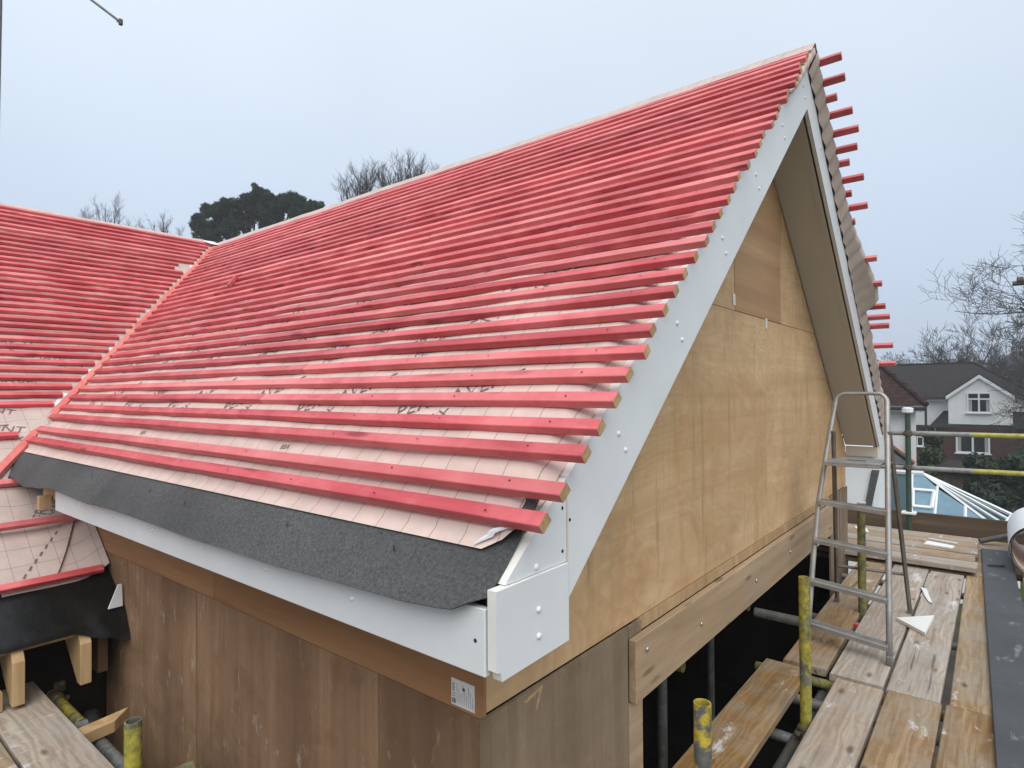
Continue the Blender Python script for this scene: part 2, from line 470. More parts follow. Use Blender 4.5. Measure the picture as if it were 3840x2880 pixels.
c = ramp(nt, noi(nt, v, 0.35, 8, 0.65), [(0.3, (0.035, 0.045, 0.018)), (0.5, (0.06, 0.07, 0.028)), (0.7, (0.085, 0.068, 0.045))])
nt.links.new(c, b.inputs['Base Color'])
bump(nt, b, noi(nt, v, 12, 5), 0.5, 0.05)
M['ground'] = m
M['gapshade'] = plain('shade_dark_ground', (0.045, 0.038, 0.03), 0.85, 0, 0.2, 0.4, 2.0, 0.3)  # shade below the scaffold put into the ground colour

# ---------------------------------------------------------------- geometry helpers
class G:
    def __init__(s):
        s.v, s.f, s.m = [], [], []
    def add(s, vs, fs, mi=0):
        o = len(s.v)
        s.v += [tuple(p) for p in vs]
        s.f += [tuple(i + o for i in f) for f in fs]
        s.m += [mi] * len(fs)
        return s
    def box(s, x0, x1, y0, y1, z0, z1, mi=0):
        vs = [(x, y, z) for z in (z0, z1) for y in (y0, y1) for x in (x0, x1)]
        return s.add(vs, [(0, 2, 3, 1), (4, 5, 7, 6), (0, 1, 5, 4), (2, 6, 7, 3), (0, 4, 6, 2), (1, 3, 7, 5)], mi)
    def prism(s, poly, vec, mi=0, mside=None):
        n = len(poly)
        vec = Vector(vec)
        vs = [Vector(p) for p in poly] + [Vector(p) + vec for p in poly]
        s.add(vs, [tuple(range(n))[::-1], tuple(range(n, 2 * n))], mi)
        o = len(s.v) - 2 * n
        s.f += [(o + i, o + (i + 1) % n, o + n + (i + 1) % n, o + n + i) for i in range(n)]
        s.m += [mi if mside is None else mside] * n
        return s
    def tube(s, path, r, n=10, mi=0, cap=True, flat=1.0):
        path = [Vector(p) for p in path]
        rs = r if isinstance(r, (list, tuple)) else [r] * len(path)
        o = len(s.v)
        up = Vector((0, 0, 1))
        for i, p in enumerate(path):
            d = (path[min(i + 1, len(path) - 1)] - path[max(i - 1, 0)]).normalized()
            a = d.cross(up if abs(d.z) < 0.95 else Vector((1, 0, 0))).normalized()
            c = d.cross(a)
            for k in range(n):
                t = 2 * math.pi * k / n
                s.v.append(tuple(p + a * math.cos(t) * rs[i] + c * math.sin(t) * rs[i] * flat))
        for i in range(len(path) - 1):
            for k in range(n):
                s.f.append((o + i * n + k, o + i * n + (k + 1) % n, o + (i + 1) * n + (k + 1) % n, o + (i + 1) * n + k))
                s.m.append(mi)
        if cap:
            s.f.append(tuple(o + k for k in range(n))[::-1])
            s.f.append(tuple(o + (len(path) - 1) * n + k for k in range(n)))
            s.m += [mi, mi]
        return s
    def pipe(s, p0, p1, r, th=0.004, n=20, mi=0):
        """hollow tube with open ends"""
        p0, p1 = Vector(p0), Vector(p1)
        d = (p1 - p0).normalized()
        a = d.cross(Vector((0, 0, 1)) if abs(d.z) < 0.95 else Vector((1, 0, 0))).normalized()
        c = d.cross(a)
        o = len(s.v)
        for p, q in ((p0, r), (p1, r), (p1, r - th), (p0, r - th)):
            for k in range(n):
                t = 2 * math.pi * k / n
                s.v.append(tuple(p + (a * math.cos(t) + c * math.sin(t)) * q))
        for j in range(4):
            for k in range(n):
                s.f.append((o + j * n + k, o + j * n + (k + 1) % n, o + ((j + 1) % 4) * n + (k + 1) % n, o + ((j + 1) % 4) * n + k))
                s.m.append(mi)
        return s
    def grid(s, rows, mi=0):
        nr, nc = len(rows), len(rows[0])
        o = len(s.v)
        for r in rows:
            s.v += [tuple(p) for p in r]
        for i in range(nr - 1):
            for j in range(nc - 1):
                s.f.append((o + i * nc + j, o + i * nc + j + 1, o + (i + 1) * nc + j + 1, o + (i + 1) * nc + j))
                s.m.append(mi)
        return s

WP = {}
def meta(o, label=None, cat=None, group=None, kind=None):
    for k, v in (('label', label), ('category', cat), ('group', group), ('kind', kind)):
        if v:
            o[k] = v
    return o

def place(o, base, parent):
    WP[o.name] = Vector(base)
    if parent is not None:
        o.parent = parent
        o.location = Vector(base) - WP[parent.name]
    else:
        o.location = Vector(base) + Vector((0, 0, H))

def build(g, name, mats, parent=None, smooth=False, base=None, bevel=0.0, recalc=True, **kw):
    if not isinstance(mats, (list, tuple)):
        mats = [mats]
    if base is None:
        xs, ys, zs = zip(*g.v)
        base = ((min(xs) + max(xs)) / 2, (min(ys) + max(ys)) / 2, min(zs))
    bx, by, bz = base
    me = bpy.data.meshes.new(name)
    me.from_pydata([(x - bx, y - by, z - bz) for x, y, z in g.v], [], g.f)
    for m in mats:
        me.materials.append(m)
    me.polygons.foreach_set('material_index', g.m)
    if recalc or bevel:
        bm = bmesh.new()
        bm.from_mesh(me)
        if recalc:
            bmesh.ops.recalc_face_normals(bm, faces=bm.faces)
        if bevel:
            bmesh.ops.bevel(bm, geom=list(bm.edges), offset=bevel, segments=1, affect='EDGES', clamp_overlap=True)
        bm.to_mesh(me)
        bm.free()
    if smooth:
        me.polygons.foreach_set('use_smooth', [True] * len(me.polygons))
    o = bpy.data.objects.new(name, me)
    C.objects.link(o)
    place(o, base, parent)
    return meta(o, **kw)

def empty(name, base, **kw):
    o = bpy.data.objects.new(name, None)
    o.empty_display_size = 0.2
    C.objects.link(o)
    place(o, base, None)
    return meta(o, **kw)

def inst(src, name, base, parent, rot=None):
    o = bpy.data.objects.new(name, src.data)
    C.objects.link(o)
    place(o, base, parent)
    if rot:
        o.rotation_euler = rot
    return o

def N3(x, y, z=0.0):
    return noise.noise(Vector((x, y, z)))

GZ = -H
# ---------------------------------------------------------------- ground
g = G()
n = 60
rws = []
for i in range(n + 1):
    row = []
    for j in range(n + 1):
        x = -400 + 1200 * i / n
        y = -500 + 1100 * j / n
        d = math.hypot(x, y)
        row.append((x, y, GZ + max(0, d - 90) * 0.012 + (N3(x * .02, y * .02) * 1.0 if d > 70 else 0)))
    rws.append(row)
g.grid(rws)
build(g, 'ground', M['ground'], kind='structure', smooth=True, base=(0, 0, GZ))

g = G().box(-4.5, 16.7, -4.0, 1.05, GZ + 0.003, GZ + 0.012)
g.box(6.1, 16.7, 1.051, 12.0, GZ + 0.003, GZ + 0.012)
build(g, 'ground_shade_patch', M['gapshade'], kind='structure')  # dark patch added so gaps between platform boards read as shade
# ---------------------------------------------------------------- the house under construction
XF, YB, ZB0, ZT, X2 = 0.9408, 0.8092, -0.5934, -0.4107, 1.2088
XA, ZA, T, YG = 3.6236, 1.5518, 0.8507, 1.076
ZR, YV, YFAR, XW, ZP, T2 = 1.8837, 7.6791, 3.7537, 1.203, -0.858, 0.7407
XE = 2 * XA - XF
ZM = ZR - 0.004              # membrane plane at the ridge
NL = Vector((-T, 0, 1)).normalized()       # normal, left slope of the gable roof
UL = Vector((1, 0, T)).normalized()        # up that slope
NM = Vector((0, -T2, 1)).normalized()      # normal, roof on the left
UM = Vector((0, 1, T2)).normalized()
def yval(x): return YV - (T / T2) * (XA - x)
def xval(y): return XA - (T2 / T) * (YV - y)

house = empty('house', (XA, 4.0, GZ), label='house under construction with red-battened gable roof, white bargeboards and plywood walls', cat='house')

def bulgeE(x, y):
    """how far the sheet billows above its plane between battens"""
    ph = (x - 1.228) / 0.0760
    s = math.sin(math.pi * ph) ** 2
    return s * (0.008 + 0.010 * N3(x * 3.1, y * 2.3, 4.0)) + 0.004 * N3(x * 6, y * 7, 1.0)
def ptE(x, y, off=0.0):
    p = Vector((x, y, ZM - T * (XA - x)))
    dr = 0.030 * max(0.0, min(1.0, (0.905 - y) / 0.065)) ** 1.4 if x > 1.06 else 0.0
    return p + NL * (bulgeE(x, y) * (0 if x < 1.03 else 1) + off - dr)
def bulgeL(x, y):
    return 0.010 * N3(x * 3.0, y * 3.0, 9.0) + 0.006 * N3(x * 8, y * 8, 2.0) + (0.018 * max(0, N3(x * 2.2, y * 2.5, 5.0)) if y < 5.0 else 0)
def ptL(x, y, off=0.0):
    p = Vector((x, y, ZM - T2 * (YV - y)))
    if y < 4.9:
        p.z += 0.07 * max(0.0, (x - 1.02) / 0.18) ** 2
    return p + NM * (bulgeL(x, y) + off)

# membrane, left slope of the gable roof
g = G()
rws = []
x = 1.003
xs = []
while x < XA:
    xs.append(x)
    x += 0.0127 if x < 2.3 else 0.038
xs.append(XA)
for x in xs:
    y0 = 0.832 + max(0, (1.046 - x) / 0.043) * 0.068 + 0.006 * N3(x * 9, 3)
    y1 = yval(x) + 0.03
    nn = 130
    rws.append([ptE(x, y0 + (y1 - y0) * (j / nn) ** 1.4) for j in range(nn + 1)])
g.grid(rws)
memE = build(g, 'roof_membrane', M['memE'], house, smooth=True, base=(1.0, 0.0, -0.4), label='pinkish lined breather membrane under the red battens of the gable roof')
# turned-up white corner
g = G()
rws = []
A_, B_, C_ = Vector((1.0035, 0.925, 0)), Vector((1.05, 0.838, 0)), Vector((1.045, 0.90, 0))
for i in range(13):
    a = i / 12
    e_ = A_.lerp(B_, a)
    f_ = A_ * (1 - a) ** 2 + C_ * 2 * a * (1 - a) + B_ * a * a
    row = []
    for j in range(6):
        t_ = j / 5
        q = e_.lerp(f_, t_)
        row.append(ptE(q.x, q.y, 0.002 + 0.012 * math.sin(math.pi * (0.15 + 0.75 * t_)) * math.sin(math.pi * a) ** 0.6))
    rws.append(row)
g.grid(rws)
build(g, 'membrane_flap', M['memw'], house, smooth=True, label='turned-up white corner of the roof membrane')

# membrane on the roof at the left
g = G()
rws = []
ys = [3.80 + 0.025 * i for i in range(60)] + [5.3 + 0.0402 * i for i in range(60)]
ys = [y for y in ys if y < YV] + [YV]
for y in ys:
    xr = max(1.197, xval(y) + 0.02)
    rws.append([ptL(-3.0 + (xr + 3.0) * (1 - (1 - j / 110) ** 1.6), y) for j in range(111)])
g.grid(rws)
memL = build(g, 'roof_membrane', M['memL'], house, smooth=True, base=(0, 3.8, -1.0), label='gridded breather membrane on the roof at the left')
# a second sheet lapped over it by the plywood wall
g = G()
rws = []
for i in range(15):
    y = 3.835 + 0.027 * i
    xe = 0.96 + 0.20 * (i / 14) ** 0.9
    rws.append([ptL(xe - 0.34 + 0.34 * j / 10, y, 0.006 + 0.010 * (j / 10) ** 3) for j in range(11)])
g.grid(rws)
build(g, 'membrane_lap', M['memL'], house, smooth=True, base=(0.93, 3.83, -1.0), label='loose lapped sheet of membrane beside the plywood wall')

# unseen slopes, so that the roof is whole
g = G()
g.add([(XA, YB + .02, ZM), (XA, YV, ZM), (XE + .02, YV, ZM - T * (XE + .02 - XA)), (XE + .02, YB + .02, ZM - T * (XE + .02 - XA))], [(0, 1, 2, 3)])
build(g, 'roof_membrane', M['memV'], house, base=(XA, YB, -0.4))
g = G()
g.add([(-3, YV, ZM), (XE, YV, ZM), (XE, YV + 3.6, ZM - T2 * 3.6), (-3, YV + 3.6, ZM - T2 * 3.6)], [(0, 1, 2, 3)])
build(g, 'roof_membrane', M['memV'], house, base=(0, YV, -1))

# ridge membrane, folded over both ridges
def ridge_strip(p0, p1, side, drop, nseg, name, mt):
    g = G()
    rws = []
    p0, p1 = Vector(p0), Vector(p1)
    for i in range(nseg + 1):
        c_ = p0.lerp(p1, i / nseg)
        row = []
        for s_, z_ in ((-1.0, -drop), (-0.5, -drop * 0.5 + 0.003), (-0.1, 0.0), (0.1, 0.0), (0.5, -drop * 0.5 + 0.003), (1.0, -drop)):
            wob = 0.004 * N3(i * 0.35, s_ * 3)
            row.append(c_ + Vector(side) * s_ + Vector((0, 0, z_ + wob + 0.008 * N3(i * 0.12, 3))))
        rws.append(row)
    g.grid(rws)
    return build(g, name, mt, house, smooth=True)
ridge_strip((XA, 0.765, ZR + 0.016), (XA, YV, ZR + 0.016), (0.085, 0, 0), 0.085 * T, 70, 'ridge_membrane', M['memR'])
ridge_strip((-3, YV, ZR + 0.016), (XA - 0.05, YV, ZR + 0.016), (0, 0.085, 0), 0.085 * T2, 70, 'ridge_membrane', M['memR'])

# battens ------------------------------------------------------
def batten(p0, p1, up, nrm, mt, w_=0.039, h_=0.0260, seed=0, wob=0.0035, parent=house, name='batten', slack=0.0):
    p0, p1 = Vector(p0), Vector(p1)
    L = (p1 - p0).length
    ns = max(2, int(L / 0.22))
    ch = 0.0018
    sec = [(0, ch), (0, h_ - ch), (ch, h_), (w_ - ch, h_), (w_, h_ - ch), (w_, ch), (w_ - ch, 0), (ch, 0)]
    g = G()
    rws = []
    for i in range(ns + 1):
        t_ = i / ns
        c_ = p0.lerp(p1, t_)
        a = wob * N3(t_ * L * 0.9, seed * 3.7, 0) * 1.6
        b_ = wob * (0.55 + N3(t_ * L * 1.3, seed * 5.1, 8))
        r = [c_ + up * (u_ + a + 0.0008 * N3(t_ * L * 9, u_ * 90, seed)) + nrm * (v_ + b_ + slack) for u_, v_ in sec]
        rws.append(r + [r[0]])
    k = 8
    o = len(g.v)
    for r in rws:
        g.v += [tuple(q) for q in r[:8]]
    for i in range(ns):
        for j in range(8):
            g.f.append((i * 8 + j, i * 8 + (j + 1) % 8, (i + 1) * 8 + (j + 1) % 8, (i + 1) * 8 + j))
            g.m.append(0)
    g.f += [tuple(range(8)), tuple(ns * 8 + j for j in range(8))[::-1]]
    g.m += [1, 1]
    return build(g, name, [mt, M['end']], parent, base=tuple(p0))

XB = [1.072, 1.141, 1.228] + [1.228 + 0.0760 * i for i in range(1, 30)] + [3.478]
for i, xb in enumerate(XB):
    x0 = xb - 0.040 * UL.x
    pl = Vector((x0, 0, ZM - T * (XA - x0)))
    y0 = 0.752 + random.uniform(-0.012, 0.012) + (0.0 if i < 28 else 0.004 * (i - 27))
    y1 = yval(x0) - 0.05 - random.uniform(0, 0.02)
    cuts = [y0, y1]
    if i not in (0, 1, 2, 3, 5, 7, 10) and random.random() < 0.6:
        cuts = [y0, round(random.uniform(0.3, 0.75) * (y1 - y0) + y0, 2), y1]
    for a, b_ in zip(cuts[:-1], cuts[1:]):
        batten((pl.x, a + (0.002 if a != y0 else 0), pl.z), (pl.x, b_, pl.z), UL, NL, M['redY'], seed=i + a, w_=0.039 + random.uniform(-0.0015, 0.0015), slack=0.018 if i < 3 else 0.007)
g = G()
for i, xb in enumerate(XB):
    x0 = xb - 0.020 * UL.x
    for k in range(17):
        yy = 0.90 + 0.40 * k + random.uniform(-0.012, 0.012)
        if yy > yval(x0) - 0.12:
            break
        c_ = Vector((x0 + random.uniform(-.006, .006), yy, ZM - T * (XA - x0))) + NL * (0.026 + 0.0012 + (0.018 if i < 3 else 0.007) + 0.0035 * 0.8)
        g.add([c_ + UL * (0.0032 * math.cos(a)) + Vector((0, 1, 0)) * (0.0032 * math.sin(a)) + NL * 0.0006 for a in (0, 1.05, 2.1, 3.14, 4.19, 5.24)], [(0, 1, 2, 3, 4, 5)])
build(g, 'nail_heads', M['hole'], house, recalc=False, kind='stuff')
# the short offcut standing on the roof
p = Vector((2.376, 4.777, ZM - T * (XA - 2.376))) + NL * 0.036
batten(p, p + UL * 0.17 + Vector((0, 0.14, 0)), Vector((0, 1, 0)), NL, M['redY'], seed=88, name='batten_offcut')

# roof at the left
YL = [5.02 + 0.0803 * i for i in range(33)]
for i, yb in enumerate(YL):
    if yb > YV - 0.06:
        break
    pz = ZM - T2 * (YV - yb)
    gap = 0.045 + random.uniform(0, 0.025)
    if i in (24, 25):
        gap += 0.12
    x1 = xval(yb) - gap
    a = -3.0
    for b_ in ([x1] if random.random() < 0.5 else [random.uniform(-0.6, 1.0), x1]):
        batten((a, yb, pz), (b_ - 0.002, yb, pz), UM, NM, M['redX'], seed=i * 2 + 100 + a, slack=0.003)
        a = b_
for k, (yb, x1) in enumerate([(4.755, 1.0), (4.41, 0.93), (4.105, 1.157), (3.805, 1.165)]):
    pz = ZM - T2 * (YV - yb)
    batten((-3, yb, pz), (x1, yb, pz + (0.03 if k == 2 else 0)), UM, NM, M['redX'], seed=200 + k, slack=0.012 + 0.004 * k)
# valley rail the battens die into
d = Vector((-1, -(T / T2), -T)).normalized()
k0 = 0.10
p0 = Vector((XA - k0, YV - k0 * T / T2, ZM - T * k0))
nv = (NL + NM).normalized()
upv = nv.cross(d).normalized()
batten(p0 + nv * 0.004 - upv * 0.03, p0 + d * 5.05 + nv * 0.004 - upv * 0.03, upv, nv, M['redV'], 0.055, 0.026, seed=301, wob=0.002, name='valley_batten')
g = G()
rws = []
for i in range(41):
    c_ = p0 + d * (4.2 * i / 40) - d * 0.12
    rws.append([c_ + upv * s_ + nv * (0.001 + abs(s_) * 0.42) for s_ in (-0.14, -0.06, 0, 0.06, 0.14)])
g.grid(rws)
build(g, 'valley_lining', M['memw'], house, smooth=True)
# crumpled scrap of membrane at the junction of the two ridges
g = G()
rws = []
for i in range(8):
    rws.append([(XA - 0.22 + 0.05 * i, YV - 0.13 + 0.022 * j, ZR + 0.004 - 0.04 * abs(j - 5) / 5 + 0.016 * N3(i * .8, j * .6, 7) - 0.03 * (i / 7) * (j < 4)) for j in range(9)])
g.grid(rws)
build(g, 'ridge_junction_scrap', M['memw'], house, smooth=True)

# right slope: battens run out past the verge by uneven lengths
PROT = {3.702: .653, 3.794: .653, 3.871: .709, 3.95: .644, 4.043: .629, 4.131: .651, 4.202: .705, 4.295: .643, 4.373: .724, 4.458: .648,
        4.544: .734, 4.622: .80, 4.70: .80, 4.794: .647, 4.883: .80, 4.971: .641, 5.05: .80, 5.138: .642, 5.221: .626, 5.292: .64,
        5.375: .80, 5.457: .636, 5.535: .80, 5.615: .637, 5.69: .80, 5.77: .80, 5.845: .80, 5.92: .80, 6.0: .80, 6.075: .80, 6.15: .80, 6.225: .80}
UR_ = Vector((-1, 0, T)).normalized()
NR = Vector((T, 0, 1)).normalized()
for k, (xb, y0) in enumerate(PROT.items()):
    xl = xb + 0.012
    pz = ZM - T * (xl - XA)
    batten((xl, y0, pz), (xl, YV - 0.1, pz), UR_, NR, M['redY'], seed=400 + k, wob=0.002)

# verge membrane on the right: scalloped strip hanging over the bargeboard
g = G()
rws = []
ns = 240
for i in range(ns + 1):
    t_ = i / ns
    xq = XA + 0.015 + t_ * (XE - XA - 0.05)
    zq = ZM - T * (xq - XA)
    ph = (xq - 3.702) / 0.0835
    fr = ph - math.floor(ph)
    sc = (fr / 0.65 if fr < 0.65 else (1 - fr) / 0.35)
    sc = sc * sc * (3 - 2 * sc) * (0.55 + 0.45 * N3(math.floor(ph) * 1.7, 4))
    flap = max(0.0, min(1.0, (xq - 4.42) / 0.62)) * max(0.0, min(1.0, (5.135 - xq) / 0.03))
    sc *= 1 - 0.7 * flap
    out = 0.045 + 0.016 * sc + 0.095 * flap * (1 + 0.25 * N3(xq * 7, 5)) + 0.012 * N3(xq * 4, 2)
    dn = 0.10 + 0.03 * N3(xq * 3.5, 6) + 0.02 * N3(xq * 14, 8)
    lift = 0.03 * flap
    row = [Vector((xq, YB + 0.05, zq + 0.003)),
           Vector((xq, YB - out * 0.55, zq + 0.012 - 0.010 * sc + lift * .5)),
           Vector((xq, YB - out, zq - 0.004 - 0.010 * sc + lift)),
           Vector((xq, YB - out * 0.80 - 0.018 * sc, zq - dn * 0.3 + lift * .6)),
           Vector((xq, YB - 0.018 - 0.030 * sc, zq - dn * 0.65)),
           Vector((xq, YB - 0.002 - 0.020 * sc, zq - dn))]
    rws.append(row)
g.grid(rws)
build(g, 'verge_membrane', M['memV'], house, smooth=True, label='scalloped beige membrane hanging over the far bargeboard')
# the same sheet turned over the near verge close to the apex
g = G()
rws = []
for i in range(60):
    t_ = i / 59
    xq = XA - 0.50 + 0.50 * t_
    zq = ZM - T * (XA - xq)
    ph = (xq - 1.228) / 0.0760
    sc = 0.5 - 0.5 * math.cos(2 * math.pi * ph)
    fade = min(1, t_ * 3)
    rws.append([Vector((xq, YB + 0.04, zq + 0.002)), Vector((xq, YB - 0.030 - 0.01 * sc, zq - 0.002)),
                Vector((xq, YB - 0.034 - 0.012 * sc, zq - 0.02 - 0.02 * fade)), Vector((xq, YB - 0.010 - 0.008 * sc, zq - 0.03 - 0.05 * fade))])
g.grid(rws)
build(g, 'verge_membrane', M['memR'], house, smooth=True)

# printed lettering lying on the sheets
def text_mesh(s, size):
    cu_ = bpy.data.curves.new('txt', 'FONT')
    cu_.body = s
    cu_.size = size
    cu_.resolution_u = 2
    o = bpy.data.objects.new('txt', cu_)
    C.objects.link(o)
    dg = bpy.context.evaluated_depsgraph_get()
    me = bpy.data.meshes.new_from_object(o.evaluated_get(dg))
    vs = [v.co.copy() for v in me.vertices]
    fs = [tuple(p.vertices) for p in me.polygons]
    bpy.data.objects.remove(o)
    bpy.data.curves.remove(cu_)
    bpy.data.meshes.remove(me)
    return vs, fs
TX = {k: text_mesh(k, s) for k, s in (('PERMAVENT', 0.085), ('MAX', 0.06), ('BBA', 0.03), ('150mm', 0.014), ('STARK', 0.016))}

def lay(g, key, fn, o, ang, mirror=False):
    vs, fs = TX[key]
    ca, sa = math.cos(ang), math.sin(ang)
    pts = []
    for v_ in vs:
        pts.append(fn(o[0] + v_.x * ca - v_.y * sa, o[1] + v_.x * sa + v_.y * ca))
    g.add(pts, fs)
cosE = UL.x
cosM = UM.y
fE = lambda a, b_: ptE(a * cosE, b_, 0.0022)         # a = distance up the slope, b_ = along it
g = G()
# on this slope reading runs towards the gable: text x axis = -Y
fEx = lambda a, b_: ptE(1.0 + b_ * cosE, 6.0 - a, 0.0022)
for r in range(6):
    for c_ in range(9):
        a = 0.25 + c_ * 0.60 + (r % 2) * 0.30
        b_ = 0.40 + r * 0.36
        if 6.0 - a - 0.45 < 0.9 or 6.0 - a > yval(1.0 + b_ * cosE) - 0.1:
            continue
        lay(g, 'PERMAVENT', fEx, (a, b_), R(24))
        lay(g, 'MAX', fEx, (a + 0.12, b_ - 0.035), R(24))
lay(g, 'BBA', fEx, (6.0 - 2.02, 0.225), R(4))
lay(g, 'BBA', fEx, (6.0 - 3.3, 0.225), R(4))
lay(g, 'BBA', fEx, (6.0 - 1.25, 0.40), R(4))
for k in range(4):
    lay(g, '150mm', fEx, (6.0 - 1.12 - 0.9 * k, 0.165), 0)
for k in range(36):                               # lap dashes
    y = 0.94 + 0.1 * k
    if y > 4.4 or k % 9 == 2:
        continue
    sx = 1.139
    q = [ptE(sx + a * cosE, y + b_, 0.002) for a, b_ in ((-.006, -.028), (-.006, .028), (.006, .028), (.006, -.028))]
    g.add(q, [(0, 1, 2, 3)])
for k in range(46):
    y = 0.95 + 0.1 * k
    sx = 1.69
    if y > 4.9:
        continue
    g.add([ptE(sx + a * cosE, y + b_, 0.002) for a, b_ in ((-.006, -.028), (-.006, .028), (.006, .028), (.006, -.028))], [(0, 1, 2, 3)])
build(g, 'printed_lettering', M['print'], memE, recalc=False, kind='stuff')
g = G()
fLx = lambda a, b_: ptL(a, 3.8 + b_ * cosM, 0.0025)
for r in range(9):
    for c_ in range(8):
        a = -2.8 + c_ * 0.52 + (r % 2) * 0.26
        b_ = 0.2 + r * 0.28
        if a + 0.42 > max(1.15, xval(3.8 + b_ * cosM)) - 0.05 or b_ < 1.3 and a > 0.1:
            continue
        lay(g, 'PERMAVENT', fLx, (a, b_), R(-20))
        lay(g, 'MAX', fLx, (a + 0.2, b_ - 0.12), R(-20))
lay(g, 'PERMAVENT', fLx, (0.60, 1.42), R(-22))
lay(g, 'MAX', fLx, (0.90, 1.22), R(-22))
lay(g, 'PERMAVENT', fLx, (0.98, 0.44), R(66))
lay(g, 'MAX', fLx, (1.06, 0.50), R(66))
lay(g, 'PERMAVENT', fLx, (0.62, 0.60), R(50))
for k in range(12):
    c0 = Vector((0.80 + 0.031 * k, 3.83 + 0.036 * k))
    g.add([ptL(c0.x + a, c0.y + b_, 0.012) for a, b_ in ((0, 0), (.008, -.004), (.022, .018), (.014, .022))], [(0, 1, 2, 3)])
for k in range(30):
    xx = 0.95 - 0.1 * k
    g.add([ptL(xx + a, 4.875 + b_, 0.0025) for a, b_ in ((-.028, -.004), (.028, -.004), (.028, .004), (-.028, .004))], [(0, 1, 2, 3)])
build(g, 'printed_lettering', M['print'], memL, recalc=False, kind='stuff')

# eaves felt under the lowest batten
g = G()
rws = []
BOT = [(0.795, -0.404), (0.84, -0.428), (0.90, -0.456), (1.065, -0.468), (1.64, -0.482), (2.16, -0.486), (2.7, -0.474), (3.2, -0.482), (3.67, -0.470), (3.9, -0.49), (4.15, -0.506), (4.4, -0.485), (4.66, -0.474)]
def botz(y):
    for (a, za), (b_, zb) in zip(BOT[:-1], BOT[1:]):
        if a <= y <= b_:
            t_ = (y - a) / (b_ - a)
            t_ = t_ * t_ * (3 - 2 * t_)
            return za + (zb - za) * t_
    return BOT[-1][1]
NY = 120
for i in range(NY + 1):
    y = 0.832 + (4.66 - 0.832) * i / NY
    row = []
    for j in range(13):
        t_ = j / 12
        x = 1.13 - (1.13 - 0.89) * t_
        z = ZM - T * (XA - x) - 0.008
        if x < 0.96:
            k_ = (0.96 - x) / 0.075
            end = botz(y) * 1.0
            zpl = ZM - T * (XA - 0.89) - 0.008
            z += (end - zpl) * k_
            x += 0.006 * k_ ** 2
        if y < 0.95:
            x += 0.05 * ((0.95 - y) / 0.12) ** 2 * t_
        if y > 4.1:
            z += 0.03 * max(0, N3(y * 6, t_)) * t_ + 0.012 * math.sin(y * 22) * (y - 4.1)
        row.append((x, y, z + 0.002 * N3(y * 4, t_ * 3, 3) + 0.010 * max(0, N3(y * 1.6, t_ * 1.2, 13)) * max(0, t_ - 0.55)))
    rws.append(row)
g.grid(rws)
fo_ = build(g, 'eaves_felt', M['felt'], house, smooth=True, label='dark grey mineral felt strip over the near eaves')

md = fo_.modifiers.new('thick', 'SOLIDIFY')
md.thickness = 0.003
md.offset = -1
es_ = fo_.modifiers.new('crisp', 'EDGE_SPLIT')
es_.split_angle = R(50)
for k, (yy, xx) in enumerate(((2.62, 0.965), (2.28, 0.955), (1.62, 0.965), (3.3, 0.97), (1.15, 0.97))):
    zz = ZM - T * (XA - xx) - 0.0035
    g = G()
    g.add([(xx - .012, yy - .010, zz - .012 * T + .002), (xx + .002, yy + .012, zz + .003), (xx + .008, yy + .016, zz + .009), (xx - .004, yy - .002, zz - .001)], [(0, 1, 2, 3)])
    build(g, 'felt_tear', M['tape'], house)
# fascia, soffits, bargeboards
g = G().box(XF, XF + 0.018, YB + 0.026, YFAR, ZB0, -0.452)
fas = build(g, 'fascia_board', M['white'], house, bevel=0.002, label='long white fascia board along the near eaves')
g = G().box(XF + 0.019, XW - 0.001, YB + 0.03, YFAR, ZB0 + 0.012, ZB0 + 0.022)
build(g, 'eaves_soffit', M['soffit'], house)
g = G().box(XF + 0.02, XF + 0.06, YB + 0.05, 4.05, -0.55, -0.47)
build(g, 'eaves_bearer', M['rafter'], house)
g = G().box(0.90, 0.95, 3.86, 3.905, -0.60, -0.53)
build(g, 'noggin', M['rafter'], house, label='sawn timber end under the black felt')
# screw cap meshes
g = G()
nn = 12
g.v = [(0.0075 * math.cos(2 * math.pi * k / nn), 0, 0.0075 * math.sin(2 * math.pi * k / nn)) for k in range(nn)]
g.v += [(0.006 * math.cos(2 * math.pi * k / nn), -0.004, 0.006 * math.sin(2 * math.pi * k / nn)) for k in range(nn)] + [(0, -0.0055, 0)]
g.f = [(k, (k + 1) % nn, nn + (k + 1) % nn, nn + k) for k in range(nn)] + [(nn + k, nn + (k + 1) % nn, 2 * nn) for k in range(nn)]
g.m = [0] * len(g.f)
CAP_V, CAP_F = list(g.v), list(g.f)
cap0 = None
def cap(pos, parent, axis='Y', dark=False):
    global cap0
    key = 'hole' if dark else 'whitecap'
    gg = G()
    sc_ = 0.62 if dark else 1.0
    for x, y, z in CAP_V:
        x, y, z = x * sc_, y * (0.2 if dark else 1), z * sc_
        gg.v.append((x, y, z) if axis == 'Y' else (y, x, z))
    gg.f, gg.m = CAP_F, [0] * len(CAP_F)
    kk = (axis, dark)
    if kk not in CAPS:
        o = build(gg, 'screw_hole' if dark else 'screw_cap', M[key], parent, smooth=True, base=(0, 0, 0))
        WP[o.name] = Vector(pos)
        o.location = Vector(pos) - WP[parent.name]
        CAPS[kk] = o
    else:
        inst(CAPS[kk], 'screw_hole' if dark else 'screw_cap', pos, parent)
CAPS = {}
for y in (3.36, 2.951, 2.531, 2.111, 1.70, 1.284):
    cap((XF, y, -0.5235), fas, 'X')
    if y in (2.951, 2.111, 1.284):
        pass
cap((XF - 0.0002, 0.862, -0.5225), fas, 'X', True)

